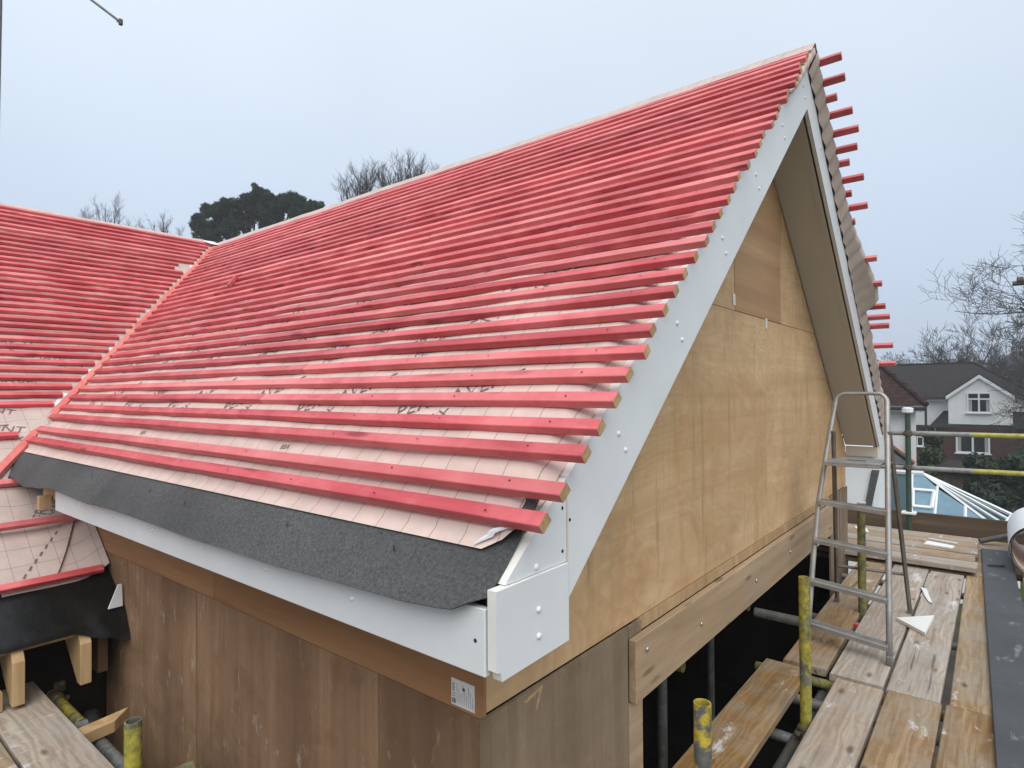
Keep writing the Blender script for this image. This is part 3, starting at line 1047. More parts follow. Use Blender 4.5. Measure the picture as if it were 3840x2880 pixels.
# near gable verge
yb0, yb1 = YB, YB + 0.02
zl = lambda x: ZA - T * abs(XA - x)
zu = lambda x: ZR - 0.042 - T * abs(XA - x)
g = G()
g.prism([(1.2175, yb0 + 0.001, zl(1.2175)), (XA - 0.0008, yb0 + 0.001, ZA), (XA - 0.0008, yb0 + 0.001, ZR - 0.042), (1.2175, yb0 + 0.001, zu(1.2175))], (0, 0.030, 0), 0, 1)
barge = build(g, 'bargeboard', [M['white'], M['edge']], house, label='white bargeboard on the near slope of the gable')
g = G()
g.prism([(2 * XA - 1.2175, yb0 + 0.001, zl(1.2175)), (XA + 0.0008, yb0 + 0.001, ZA), (XA + 0.0008, yb0 + 0.001, ZR - 0.042), (2 * XA - 1.2175, yb0 + 0.001, zu(1.2175))], (0, 0.02, 0), 0)
barge2 = build(g, 'bargeboard', M['white'], house, label='white bargeboard on the far slope of the gable')
for mir in (0, 1):
    fx = (lambda x: 2 * XA - x) if mir else (lambda x: x)
    g = G().prism([(fx(0.982), yb0 + 0.004, -0.4085), (fx(1.2115), yb0 + 0.004, -0.4085), (fx(1.2115), yb0 + 0.004, zu(1.2115)), (fx(0.99), yb0 + 0.004, zu(0.99))], (0, 0.027, 0), 0, 1)
    foot = build(g, 'bargeboard_foot', [M['white'], M['edge']], house)
    g = G()
    x0, x1 = sorted((fx(XF + 0.002), fx(X2)))
    poly = [(x0, yb0 - 0.004, ZB0 + 0.018), (x0 + 0.014, yb0 - 0.004, ZB0 + 0.012), (x0 + 0.018, yb0 - 0.004, ZB0 - 0.006), (x1, yb0 - 0.004, ZB0), (x1, yb0 - 0.004, ZT), (x0, yb0 - 0.004, ZT)]
    if mir:
        poly = [(x0, yb0 - 0.004, ZB0), (x1, yb0 - 0.004, ZB0), (x1, yb0 - 0.004, ZT), (x0, yb0 - 0.004, ZT)]
    g.prism(poly, (0, 0.024, 0), 0, 1)
    boxend = build(g, 'box_end_board', [M['white'], M['edge']], house, label='white box-end board closing the %s foot of the gable' % ('far' if mir else 'near'))
    if not mir:
        for pz in (-0.486, -0.545):
            cap((1.087, yb0 - 0.0042, pz), boxend, 'Y')
        cap((1.09, yb0 + 0.0038, -0.394), foot, 'Y')
        for px, pz in ((1.196, -0.279), (1.195, -0.381)):
            cap((px, yb0 + 0.0038, pz), foot, 'Y', True)
    # inner return of the box
    g = G()
    xa_, xb_ = sorted((fx(X2 - 0.001), fx(X2 - 0.016)))
    g.box(xa_, xb_, yb0 + 0.0225, YG - 0.003, ZB0 + 0.004, zl(X2) - 0.002)
    build(g, 'box_return', M['soffit'], house)
    g = G()
    xa_, xb_ = sorted((fx(XF + 0.02), fx(X2 - 0.018)))
    g.box(xa_, xb_, yb0 + 0.0225, YG + (0.2 if mir else -0.003), ZB0 + 0.004, ZB0 + 0.010)
    build(g, 'box_soffit', M['soffit'], house)
    # sloping soffit
    g = G()
    g.prism([(fx(1.21), yb0 + 0.0325, zl(1.21) + 0.006), (XA + (0.003 if mir else -0.003), yb0 + 0.0325, ZA + 0.006), (XA + (0.003 if mir else -0.003), yb0 + 0.0325, ZA + 0.018), (fx(1.21), yb0 + 0.0325, zl(1.21) + 0.018)], (0, YG - yb0 - 0.035, 0))
    build(g, 'verge_soffit', M['soffit'], house, label='beige sloping soffit of the %s verge' % ('far' if mir else 'near'))
    g = G()
    g.prism([(fx(1.22), yb0 + 0.0322, zl(1.22) + 0.002), (XA + (0.003 if mir else -0.003), yb0 + 0.0322, ZA + 0.002), (XA + (0.003 if mir else -0.003), yb0 + 0.0322, ZA + 0.008), (fx(1.22), yb0 + 0.0322, zl(1.22) + 0.008)], (0, 0.035, 0))
    build(g, 'soffit_bead', M['soffit'], house)
    # verge ladder timber above the soffit, carries the battens
    g = G()
    g.prism([(fx(1.0), yb0 + 0.0335, ZM - T * (XA - 1.0) - 0.17), (XA + (0.003 if mir else -0.003), yb0 + 0.0335, ZM - 0.17), (XA + (0.003 if mir else -0.003), yb0 + 0.0335, ZM - 0.11), (fx(1.0), yb0 + 0.0335, ZM - T * (XA - 1.0) - 0.11)], (0, 0.045, 0))
    build(g, 'verge_rafter', M['rafter'], house)
x = 1.465
pairs = [(1.465, -0.118, 0), (1.503, -0.165, 0), (1.857, 0.216, 0), (1.894, 0.165, 0), (1.223, -0.311, 1)]
for k in range(1, 5):
    pairs += [(1.857 + 0.42 * k, 0.216 + 0.42 * T * k, 0), (1.894 + 0.42 * k, 0.165 + 0.42 * T * k, 0)]
for px, pz, dk in pairs:
    cap((px, yb0 + 0.0008, pz), barge, 'Y', bool(dk))
for k in range(5):
    cap((XA + 0.3 + 0.45 * k, yb0 + 0.0008, ZA + 0.13 - T * (0.3 + 0.45 * k)), barge2, 'Y')

# gable plywood
def ply(poly, vec, mt, name='plywood_panel', **kw):
    g = G().prism(poly, vec)
    return build(g, name, mt, house, **kw)
yg = YG
P3 = lambda pts, y: [(a, y, b_) for a, b_ in pts]
ply(P3([(XW + 0.0005, ZP), (3.7295, ZP), (3.7295, 0.4125), (2.285, 0.4125), (XW + 0.0005, zl(XW))], yg), (0, 0.012, 0), M['plyG'], label='large pale plywood sheet on the near half of the gable')
ply(P3([(3.7325, ZP), (2 * XA - XW, ZP), (2 * XA - XW, zl(XW)), (4.962, 0.4125), (3.7325, 0.4125)], yg + 0.001), (0, 0.012, 0), M['plyG'], label='large pale plywood sheet on the far half of the gable')
ply(P3([(2.289, 0.4155), (3.1955, 0.4155), (3.1955, zl(3.1955))], yg), (0, 0.012, 0), M['plyG'])
ply(P3([(3.1985, 0.4155), (4.0485, 0.4155), (4.0485, zl(4.0485)), (XA, ZA), (3.1985, zl(3.1985))], yg - 0.002), (0, 0.012, 0), M['plyO'], label='darker orange plywood sheet at the top of the gable')
ply(P3([(4.0515, 0.4155), (4.958, 0.4155), (4.0515, zl(4.0515))], yg), (0, 0.012, 0), M['plyG'])
for px, pz in ((3.165, 0.44), (3.72, 0.36)):
    g = G().box(px, px + 0.035, yg - 0.0035, yg - 0.0025, pz, pz + 0.06)
    build(g, 'paper_sticker', M['label'], house)
# lower gable
ply(P3([(XW - 0.011, -2.9), (1.981, -2.9), (1.981, -1.15), (1.981, -0.8635), (XW - 0.011, -0.8635)], yg - 0.012), (0, 0.012, 0), M['plyGr'], label='weathered grey-brown plywood sheet below the near end of the gable')
ply(P3([(1.984, -0.905), (2.084, -0.905), (2.084, -0.8635), (1.984, -0.8635)], yg - 0.013), (0, 0.012, 0), M['plyGr'])
ply(P3([(1.984, -2.9), (2.09, -2.9), (2.09, -1.142), (1.984, -1.142)], yg - 0.013), (0, 0.012, 0), M['beam'], name='plywood_strip')
g = G().box(2.0865, 5.36, yg - 0.006, yg + 0.03, -0.9075, -0.8625)
build(g, 'ledger', M['rafter'], house, label='pale ledger strip between gable sheet and beam')
g = G().box(1.990, 5.30, yg - 0.040, yg - 0.008, -1.138, -0.909)
beam = build(g, 'timber_beam', M['beam'], house, bevel=0.003, label='long sawn timber beam bolted along the foot of the gable')
for px, pz in ((2.075, -0.965), (2.60, -1.03), (3.37, -1.03), (4.05, -1.02), (4.7, -1.02)):
    g = G().tube([(px, yg - 0.040, pz), (px, yg - 0.045, pz), (px, yg - 0.048, pz)], [0.0115, 0.010, 0.005], 14)
    build(g, 'bolt', M['steel'], beam, smooth=True)
ply(P3([(5.362, -2.9), (5.70, -2.9), (5.70, -0.8625), (5.362, -0.8625)], yg - 0.010), (0, 0.012, 0), M['plyGr'])
ply(P3([(5.72, -2.9), (2 * XA - XW, -2.9), (2 * XA - XW, -0.8625), (5.72, -0.8625)], yg - 0.012), (0, 0.012, 0), M['plyGr'])
# left wall
PX = lambda pts, x: [(x, a, b_) for a, b_ in pts]
ply(PX([(yg - 0.002, -0.871), (2.6, -0.871), (2.6, -0.40), (yg - 0.002, -0.40)], XW - 0.001), (0.012, 0, 0), M['plyOY'], label='orange plywood band under the fascia, nearer sheet')
ply(PX([(2.603, -0.871), (4.35, -0.871), (4.35, -0.40), (2.603, -0.40)], XW), (0.012, 0, 0), M['plyOY'], label='orange plywood band under the fascia, farther sheet')
for a, b_ in ((yg - 0.010, 1.508), (1.511, 2.762), (2.765, 4.30)):
    ply(PX([(a, -2.9), (b_, -2.9), (b_, -0.874), (a, -0.874)], XW + 0.001), (0.012, 0, 0), M['plyB'], label='weathered brown plywood sheet of the near side wall')
# far side wall (unseen), interior, masonry
g = G().box(2 * XA - XW - 0.012, 2 * XA - XW, yg + 0.014, 7.4, -2.9, -0.42)
build(g, 'far_side_wall', M['plyB'], house)
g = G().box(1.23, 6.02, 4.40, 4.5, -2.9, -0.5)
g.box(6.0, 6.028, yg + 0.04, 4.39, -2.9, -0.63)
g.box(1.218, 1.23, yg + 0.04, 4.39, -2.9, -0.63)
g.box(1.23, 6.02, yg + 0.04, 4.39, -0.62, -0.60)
build(g, 'interior_dark_lining', M['dark'], house)  # near-black; side linings added so the opening reads as unlit
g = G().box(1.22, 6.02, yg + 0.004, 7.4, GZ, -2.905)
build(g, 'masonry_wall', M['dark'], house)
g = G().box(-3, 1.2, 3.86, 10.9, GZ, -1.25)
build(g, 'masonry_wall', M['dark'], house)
# scraped and splintered spots of the corner
g = G()
g.add([(1.36, yg - 0.0125, -0.883), (1.45, yg - 0.0125, -0.868), (1.455, yg - 0.0125, -0.878), (1.375, yg - 0.0125, -0.892)], [(0, 1, 2, 3)])
g.add([(1.443, yg - 0.0126, -0.873), (1.455, yg - 0.0126, -0.873), (1.425, yg - 0.0126, -0.935), (1.418, yg - 0.0126, -0.925)], [(0, 1, 2, 3)])
build(g, 'scraped_mark', M['end'], house)
# product label with its maker's name
LY0, LY1, LZ0, LZ1 = 1.104, 1.191, -0.862, -0.790
g = G().box(XW - 0.0022, XW - 0.0012, LY0, LY1, LZ0, LZ1)
lab = build(g, 'product_label', M['label'], house, label='white paper product label stuck near the corner of the plywood')
g = G()
vs, fs = TX['STARK']
g.add([(XW - 0.0026, LY1 - 0.004 - v_.y * 0.95, LZ0 + 0.022 + v_.x * 0.85) for v_ in vs], fs, 0)
g.box(XW - 0.0028, XW - 0.0023, LY1 - 0.016, LY1 - 0.004, LZ0 + 0.005, LZ0 + 0.018, 0)
g.add([(XW - 0.0031, LY1 - 0.014, LZ0 + 0.007), (XW - 0.0031, LY1 - 0.006, LZ0 + 0.007), (XW - 0.0031, LY1 - 0.010, LZ0 + 0.0115)], [(0, 1, 2)], 1)
g.add([(XW - 0.0031, LY1 - 0.014, LZ0 + 0.016), (XW - 0.0031, LY1 - 0.006, LZ0 + 0.016), (XW - 0.0031, LY1 - 0.010, LZ0 + 0.0115)], [(0, 1, 2)], 1)
for k in range(9):
    yy = LY0 + 0.006 + k * 0.0072
    g.box(XW - 0.0026, XW - 0.0023, yy, yy + 0.0022, LZ0 + 0.008, LZ0 + 0.05 + 0.012 * ((k * 7) % 3 - 1), 2)
g.box(XW - 0.0027, XW - 0.0023, LY0 + 0.036, LY0 + 0.043, LZ0 + 0.047, LZ0 + 0.055, 0)
build(g, 'label_print', [M['tape'], M['label'], M['lgrey']], lab)

# lower eaves at the left: rafter feet, black underlay
for k, x0 in enumerate((0.728, 0.993, 0.46, 0.19, -0.08, -0.35, -0.62)):
    zt = lambda y: ZM - T2 * (YV - y) - 0.012
    yf = 3.545
    g = G()
    zk = zt(3.62)
    poly = [(x0, 4.4, zt(4.4)), (x0, 3.62, zk), (x0, yf, zk - 0.10), (x0, yf, zk - 0.30), (x0, yf + 0.05, zk - 0.30), (x0, 4.4, zt(4.4) - 0.22)]
    g.prism(poly, (0.047, 0, 0))
    build(g, 'rafter', M['rafter'], house, bevel=0.002)
g = G().box(-3, 1.19, 3.66, 3.70, -1.23, -1.13)
build(g, 'tilt_fillet', M['rafter'], house)
g = G().box(1.10, 1.145, 3.66, 3.9, -1.45, -1.22)
build(g, 'wall_stud', M['plyB'], house)
g = G().box(0.2, 0.7, 3.58, 3.62, -1.455, -1.37)
build(g, 'sole_plate', M['rafter'], house)
g = G()
rws = []
NX = 150
for i in range(NX + 1):
    x = -3.0 + 4.2 * i / NX
    row = []
    kx = max(0.0, (x - 0.98) / 0.2)
    for j in range(15):
        t_ = j / 14
        if t_ < 0.7:
            y = 3.865 - 0.255 * (t_ / 0.7)
            z = ZM - T2 * (YV - y) + 0.006
        else:
            a = (t_ - 0.7) / 0.3
            y = 3.61 - 0.05 * math.sin(a * 1.4)
            z = ZM - T2 * (YV - 3.61) + 0.006 - 0.055 * a * (1 + kx * 1.6)
        y -= 0.05 * kx * t_ * (1 + 0.6 * N3(x * 9, t_ * 4))
        z += 0.012 * N3(x * 3, t_ * 2.2, 1) * t_ + 0.035 * kx * N3(x * 12, t_ * 5, 6) * t_
        row.append((x, y, z))
    rws.append(row)
g.grid(rws)
build(g, 'eaves_underlay', M['feltwet'], house, smooth=True, label='smooth black underlay sheet over the lower left eaves')
g = G().prism([(1.125, 3.585, -1.11), (1.19, 3.585, -1.11), (1.19, 3.60, -1.0), (1.175, 3.60, -1.0)], (0, 0.012, 0))
build(g, 'white_trim_end', M['white'], house)

# ---------------------------------------------------------------- scaffolding
ZD = -1.464
def board(x0, x1, y0, y1, ztop, mt, label, group, th=0.038, seed=0, skew=0.0):
    g = G()
    ns = max(2, int((x1 - x0) / 0.3)) if (x1 - x0) > (y1 - y0) else max(2, int((y1 - y0) / 0.3))
    alongx = (x1 - x0) > (y1 - y0)
    ch = 0.004
    sec = [(0, ch), (ch, 0), (1 - ch, 0), (1, ch), (1, 1 - ch), (1 - ch, 1), (ch, 1), (0, 1 - ch)]
    L0, L1 = (x0, x1) if alongx else (y0, y1)
    A0, A1 = (y0, y1) if alongx else (x0, x1)
    for i in range(ns + 1):
        t_ = i / ns
        l = L0 + (L1 - L0) * t_
        e = 0.0018 * N3(l * 1.7, seed * 3.3)
        e2 = 0.0015 * N3(l * 1.9, seed * 7.7, 3)
        zc = 0.0015 * N3(l * 0.8, seed * 1.9, 7)
        off = skew * (t_ - 0.5)
        for u_, v_ in sec:
            uu = u_ * (A1 - A0) if 0 < u_ < 1 else (e if u_ == 0 else (A1 - A0) + e2)
            uu = {0: e, ch: e + 0.004, 1 - ch: A1 - A0 + e2 - 0.004, 1: A1 - A0 + e2}[u_]
            vv = {0: 0.0, ch: 0.004, 1 - ch: th - 0.004, 1: th}[v_]
            p = (l, A0 + uu + off) if alongx else (A0 + uu + off, l)
            g.v.append((p[0], p[1], ztop - th + vv + (zc if v_ > 0.5 else 0)))
    for i in range(ns):
        for j in range(8):
            g.f.append((i * 8 + j, i * 8 + (j + 1) % 8, (i + 1) * 8 + (j + 1) % 8, (i + 1) * 8 + j))
    g.f += [tuple(range(8)), tuple(ns * 8 + j for j in range(8))]
    g.m = [0] * len(g.f)
    return build(g, 'scaffold_board', mt, label=label, cat='scaffold board', group=group)
GB = 'boards of the working platform below the gable'
BX = M['boardX']
board(0.2, 3.446, -0.007, 0.213, ZD, BX, 'platform board in the near row touching the dark grey plank', GB, seed=1)
board(0.2, 3.440, 0.227, 0.443, ZD, BX, 'platform board second from the dark grey plank in the near row', GB, seed=2)
board(0.2, 3.425, 0.457, 0.664, ZD, BX, 'grainy platform board in the near row beside the yellow standards', GB, seed=3)
board(0.6, 3.450, 0.795, 1.012, ZD - 0.003, BX, 'single platform board nearest the plywood wall, apart from the others', GB, seed=4)
board(3.452, 6.9, 0.030, 0.215, ZD, BX, 'platform board in the far row touching the dark grey plank', GB, seed=5, skew=0.03)
board(3.446, 5.9, 0.236, 0.450, ZD, BX, 'orange-tinted platform board under the large white triangular offcut', GB, seed=6)
board(3.462, 5.95, 0.466, 0.702, ZD, BX, 'platform board under the right foot of the stepladder', GB, seed=7)
board(3.490, 5.9, 0.733, 0.945, ZD, BX, 'platform board under the left feet of the stepladder', GB, seed=8, skew=0.02)
board(0.2, 6.95, -0.335, -0.120, ZD, BX, 'platform board right of the dark grey plank, at the photo edge', GB, seed=9)
board(0.2, 3.44, -0.57, -0.35, ZD, BX, 'outermost near platform board beyond the photo edge', GB, seed=10)
board(5.96, 6.18, 0.02, 2.6, ZD, M['boardY'], 'crosswise board at platform level under the stacked boards', GB, seed=21)
for k, (xa_, xb_, yend, dz, lb) in enumerate([(5.905, 6.125, 0.155, 0.066, 'nearest of the loose boards stacked crosswise at the platform end'),
                                              (6.165, 6.385, 0.176, 0.064, 'second loose board stacked crosswise, with shortest end'),
                                              (6.43, 6.655, 0.162, 0.066, 'third loose board stacked crosswise, under the pale offcuts'),
                                              (6.90, 7.12, 0.175, 0.062, 'farthest loose board stacked crosswise against the toe board'),
                                              (6.668, 6.885, 0.172, 0.068, 'fourth loose board stacked crosswise at the platform end')]):
    board(xa_, xb_, yend, 2.6, ZD + dz, M['boardY'], lb, 'loose boards stacked at the platform end', seed=30 + k)
board(6.2, 6.42, -0.4, 2.6, ZD + 0.0, M['boardY'], 'platform level cross board under the loose stack, nearer', GB, seed=40)
board(6.44, 6.66, -0.6, 2.6, ZD - 0.001, M['boardY'], 'platform level cross board under the loose stack, middle', GB, seed=41)
board(6.96, 7.18, -0.9, 2.6, ZD - 0.001, M['boardY'], 'platform level cross board beside the toe board', GB, seed=42)
board(7.20, 7.40, -0.9, 2.6, ZD - 0.001, M['boardY'], 'platform level board touching the toe board', GB, seed=43)
for k in range(6):  # lower boards added so the platform gaps look dark
    board(0.3, 7.2, -0.60 + 0.262 * k, -0.60 + 0.262 * k + 0.225, ZD - 1.9, M['toe'], ['added gap-darkening lower board, first from the outside', 'added gap-darkening lower board, second from the outside', 'added gap-darkening lower board, third from the outside', 'added gap-darkening lower board, fourth from the outside', 'added gap-darkening lower board, fifth from the outside', 'added gap-darkening lower board closest to the plywood wall'][k], 'added boards that darken the platform gaps', seed=60 + k)
# toe board on edge
g = G().box(7.43, 7.468, -2.2, 2.6, ZD - 0.03, ZD + 0.195)
build(g, 'toe_board', M['toe'], bevel=0.003, label='dark brown toe board standing on edge across the platform end', cat='toe board')
# dark plank
g = G()
g.prism([(0.4, -0.11, ZD + 0.0005), (0.4, -0.05, ZD + 0.0005), (2.99, 0.03, ZD + 0.0005), (6.90, 0.148, ZD + 0.0005), (6.92, -0.05, ZD + 0.0005), (5.2, -0.105, ZD + 0.0005)], (0, 0, 0.022))
build(g, 'plank', M['plank_grey'], bevel=0.004, label='long dark grey coated plank lying on the platform boards', cat='plank')

RT = 0.02415
def tube_thing(p0, p1, mt, label, group='scaffold tubes', name='scaffold_tube', r=RT):
    g = G().pipe(p0, p1, r, 0.004)
    return build(g, name, mt, smooth=False, label=label, cat='scaffold tube', group=group)
def smooth_sides(o):
    o.data.polygons.foreach_set('use_smooth', [True] * len(o.data.polygons))
    m_ = o.modifiers.new('edge', 'EDGE_SPLIT')
    m_.split_angle = R(40)
    return o
def coupler(parent, p, axis='Z', r=0.036, L=0.055):
    p = Vector(p)
    d = {'X': Vector((1, 0, 0)), 'Y': Vector((0, 1, 0)), 'Z': Vector((0, 0, 1))}[axis]
    g = G().tube([p - d * L / 2, p - d * L / 2.6, p + d * L / 2.6, p + d * L / 2], [r * .86, r, r, r * .86], 14)
    s = d.cross(Vector((0.3, 0.5, 0.8))).normalized()
    g.tube([p + s * r * 0.7, p + s * (r + 0.03)], 0.007, 8)
    g.tube([p + s * (r + 0.012), p + s * (r + 0.026)], 0.013, 6)
    return build(g, 'coupler', M['coupler'], parent)
def TT(*a, **k): return smooth_sides(tube_thing(*a, **k))

sA = TT((2.935, 0.692, GZ), (2.935, 0.692, -0.842), M['tubeY'], 'yellow upright tube left of the stepladder, top standing above the boards')
coupler(sA, (2.935, 0.692, -1.53))
sB = TT((1.644, 0.654, GZ), (1.644, 0.654, -0.869), M['tubeYw'], 'nearest upright tube with flaking yellow paint, below the gable beam')
sC = TT((4.53, 0.718, GZ), (4.53, 0.718, -0.748), M['tubeYd'], 'grimy upright tube standing behind the stepladder treads')
g = G().box(4.505, 4.555, 0.693, 0.743, -0.75, -0.742)
build(g, 'tube_cap', M['whitecap'], sC)
coupler(sC, (4.53, 0.718, -1.53))
t1 = TT((3.465, -0.7, ZD - 0.066), (3.465, 1.07, ZD - 0.066), M['tubeYd'], 'yellow transom tube under the joint of the platform boards')
TT((2.95, 0.30, ZD - 0.13), (2.95, 1.05, ZD - 0.13), M['tube'], 'grey transom tube under the lone board by the plywood wall')
TT((3.22, -0.4, ZD - 0.068), (3.22, 0.84, ZD - 0.068), M['tube'], 'grey tube end poking out beside the tall yellow upright')
TT((3.36, 0.79, -1.197), (3.36, 1.04, -1.197), M['tubeD'], 'short dark tube crossing behind the yellow upright')
TT((2.60, 1.12, -1.243), (2.60, 3.9, -1.243), M['tubeYd'], 'tube end poking from under the beam near its second bolt')
TT((3.42, 1.09, -1.195), (3.42, 3.9, -1.195), M['tubeYd'], 'tube end poking from under the middle of the beam')
TT((2.74, 1.29, -2.9), (2.74, 1.29, -1.0), M['tubeD'], 'dark upright tube inside the opening under the beam')
TT((4.05, 1.55, -2.9), (4.05, 1.55, -0.70), M['tubeD'], 'dark upright tube deep inside the opening')
led = TT((0.6, 0.735, ZD - 0.12), (6.6, 0.735, ZD - 0.12), M['tubeD'], 'long dark ledger tube running below the platform gap')
TT((0.3, -0.62, ZD - 0.12), (7.3, -0.62, ZD - 0.12), M['tubeD'], 'long outer ledger tube beneath the platform')
for k, xx in enumerate((0.9, 1.9, 4.45, 5.55, 6.35)):
    TT((xx, -0.7, ZD - 0.066), (xx, 1.02, ZD - 0.066), M['tube'], ['transom tube under the platform, first from the camera', 'transom tube under the platform, second from the camera', 'transom tube under the platform beneath the stepladder', 'transom tube under the platform before the loose stack', 'transom tube under the loose board stack'][k])
# ground bearing for the platform outside the picture
for k, (xx, yy) in enumerate(((0.7, -0.67), (3.0, -0.67), (5.3, -0.67), (7.25, -1.3))):
    TT((xx, yy, GZ), (xx, yy, -0.2 if xx > 7 else ZD - 0.05), M['tube'], ['outer platform standard, first along the row', 'outer platform standard, second along the row', 'outer platform standard, third along the row', 'grey outer standard at the end guard rails beyond the photo edge'][k])
# guard rails across the end
sG = TT((7.25, 0.726, GZ), (7.25, 0.726, -0.237), M['tubeG'], 'green upright tube carrying the two guard rails')
coupler(sG, (7.252, 0.726, -0.452))
coupler(sG, (7.252, 0.726, -0.797))
g = G().tube([(7.25, 0.726, -0.25), (7.25, 0.726, -0.24), (7.25, 0.726, -0.20), (7.25, 0.726, -0.19)], [0.026, 0.046, 0.05, 0.028], 9)
for i, p in enumerate(g.v):
    k = 1 + 0.25 * N3(p[0] * 40, p[1] * 40, p[2] * 60)
    g.v[i] = (7.25 + (p[0] - 7.25) * k, 0.726 + (p[1] - 0.726) * k, p[2])
build(g, 'top_wrapping', M['scrap'], sG)
g = G().box(7.20, 7.31, 0.665, 0.79, -1.262, -1.238)
build(g, 'base_collar', M['scrap'], sG, bevel=0.006)
TT((7.30, -2.4, -0.437), (7.30, 2.0, -0.460), M['rail'], 'upper guard rail tube, grey then yellow towards the right')
TT((7.30, -2.4, -0.770), (7.30, 2.0, -0.818), M['rail'], 'lower guard rail tube, grey then yellow towards the right')
sD = TT((7.80, -2.6, 1.02), (7.80, -0.11, 1.035), M['tubeD'], 'dark tube end high up at the right photo edge')
coupler(sD, (7.80, -0.17, 1.06), 'Y')
TT((7.80, -1.6, GZ), (7.80, -1.6, 2.2), M['tubeD'], 'dark upright carrying the high tube beyond the right photo edge')
# tilted dark tube at the end of the deck
TT((7.17, 0.165, ZD + 0.03), (7.33, -0.30, ZD + 0.17), M['tubeD'], 'short dark tube tilted against the toe board')
# scaffold beyond the roof, upper left
tM = TT((2.80, 15.50, GZ), (2.965, 15.30, 10.5), M['tubeD'], 'thin upright tube at the upper left photo edge, beyond the roof')
tN = TT((2.96, 15.345, 9.20), (4.439, 13.477, 7.358), M['tube'], 'sloping raker tube against the sky at upper left')
coupler(tN, (4.43, 13.49, 7.37), 'Z', 0.04, 0.11)

# platform at the left
board(0.652, 0.874, 0.2, 3.85, ZD + 0.004, M['boardY'], 'worn platform board at bottom left, nearest the plywood wall', 'boards of the left platform', seed=50)
board(0.415, 0.640, 0.2, 3.83, ZD + 0.0, M['boardY'], 'second platform board from the plywood wall at bottom left', 'boards of the left platform', seed=51)
board(0.18, 0.405, 0.2, 3.83, ZD + 0.0, M['boardY'], 'third platform board at bottom left beyond the photo edge', 'boards of the left platform', seed=52)
sL = TT((0.728, 2.107, GZ), (0.728, 2.107, -1.015), M['tubeY'], 'yellow upright tube at bottom left with grey top')
TT((0.2, 2.64, ZD - 0.062), (1.112, 2.585, ZD - 0.062), M['tubeY'], 'yellow horizontal tube end at the bottom photo edge')
tY = TT((0.955, 3.40, -1.562), (0.955, 4.0, -1.562), M['tubeY'], 'bright yellow tube beside the left platform board')
coupler(tY, (0.955, 3.80, -1.562), 'Y', 0.034, 0.06)
coupler(tY, (0.985, 3.86, -1.535), 'X', 0.03, 0.05)
TT((0.96, 2.2, -1.565), (0.96, 3.22, -1.565), M['tube'], 'grey tube beside the left platform board, below the timber block')
TT((0.4, 3.99, -1.60), (1.19, 3.985, -1.60), M['tubeD'], 'dark tube under the rafter feet at bottom left')
g = G().tube([(1.03, 3.55, -1.75), (1.10, 3.75, -1.70)], 0.045, 14)
build(g, 'pipe_stub', M['tubeD'], smooth=True, label='short dark pipe stub below the rafter feet', cat='pipe')
for k, yy in enumerate((0.5, 3.3)):
    TT((0.05, yy, ZD - 0.062), (0.95, yy, ZD - 0.062), M['tube'], ['transom tube under the near end of the left platform', 'transom tube under the far end of the left platform'][k])
for k, (xx, yy) in enumerate(((0.1, 0.55), (0.1, 3.35), (0.92, 0.55))):
    TT((xx, yy, GZ), (xx, yy, ZD - 0.03), M['tube'], ['standard under the left platform, outer near one', 'standard under the left platform, outer far one', 'standard under the left platform, inner near one'][k])
# timber block with an angled cut
g = G().prism([(0.80, 3.115, -1.535), (1.012, 3.145, -1.535), (1.10, 3.235, -1.535), (0.80, 3.19, -1.535)], (0, 0, 0.05))
build(g, 'timber_block', M['rafter'], bevel=0.0015, label='sawn timber offcut with angled end lying by the left platform', cat='timber block')

# ---------------------------------------------------------------- loose things on the platform
g = G().prism([(4.491, 0.525, ZD + 0.0025), (4.682, 0.343, ZD + 0.0025), (4.317, 0.362, ZD + 0.0025)], (0, 0, 0.020))
build(g, 'board_offcut', M['scrap'], label='large white triangular board offcut beside the stepladder', cat='offcut', group='white offcuts')
g = G().prism([(5.34, 0.468, ZD + 0.003), (5.32, 0.432, ZD + 0.003), (5.13, 0.40, ZD + 0.003), (4.98, 0.372, ZD + 0.003), (5.02, 0.40, ZD + 0.003), (5.15, 0.432, ZD + 0.003)], (0, 0, 0.006))
build(g, 'board_offcut', M['scrap'], label='thin crooked white strip lying behind the large triangle', cat='offcut', group='white offcuts')
zz = ZD + 0.068
g = G().prism([(6.48, 0.335, zz), (6.52, 0.545, zz), (6.66, 0.53, zz), (6.58, 0.325, zz)], (0, 0, 0.012))
build(g, 'board_offcut', M['scrap'], label='pale wedge offcut lying on the loose boards', cat='offcut', group='white offcuts')
g = G().prism([(6.70, 0.31, zz + 0.003), (6.77, 0.53, zz + 0.003), (6.79, 0.53, zz + 0.003), (6.72, 0.31, zz + 0.003)], (0, 0, 0.010))
build(g, 'board_offcut', M['scrap'], label='narrow white strip behind the pale wedge on the loose boards', cat='offcut', group='white offcuts')
g = G().prism([(6.95, 1.16, zz - 0.002), (6.92, 1.05, zz - 0.002), (6.72, 1.00, zz - 0.002), (6.86, 1.14, zz - 0.002)], (0, 0, 0.010))
build(g, 'board_offcut', M['scrap'], label='white scrap on the loose boards behind the ladder and gable corner', cat='offcut', group='white offcuts')
g = G().tube([(6.222, 0.093, ZD + 0.032), (6.272, -0.013, ZD + 0.032)], 0.006, 8)
build(g, 'marker_pen', M['hole'], label='slim dark marker lying on the dark grey plank', cat='pen')
g = G().box(4.30, 4.335, 0.703, 0.728, ZD - 0.04, ZD - 0.008)
build(g, 'red_block', M['redX'], label='small red timber scrap wedged in the gap between platform boards', cat='timber scrap')
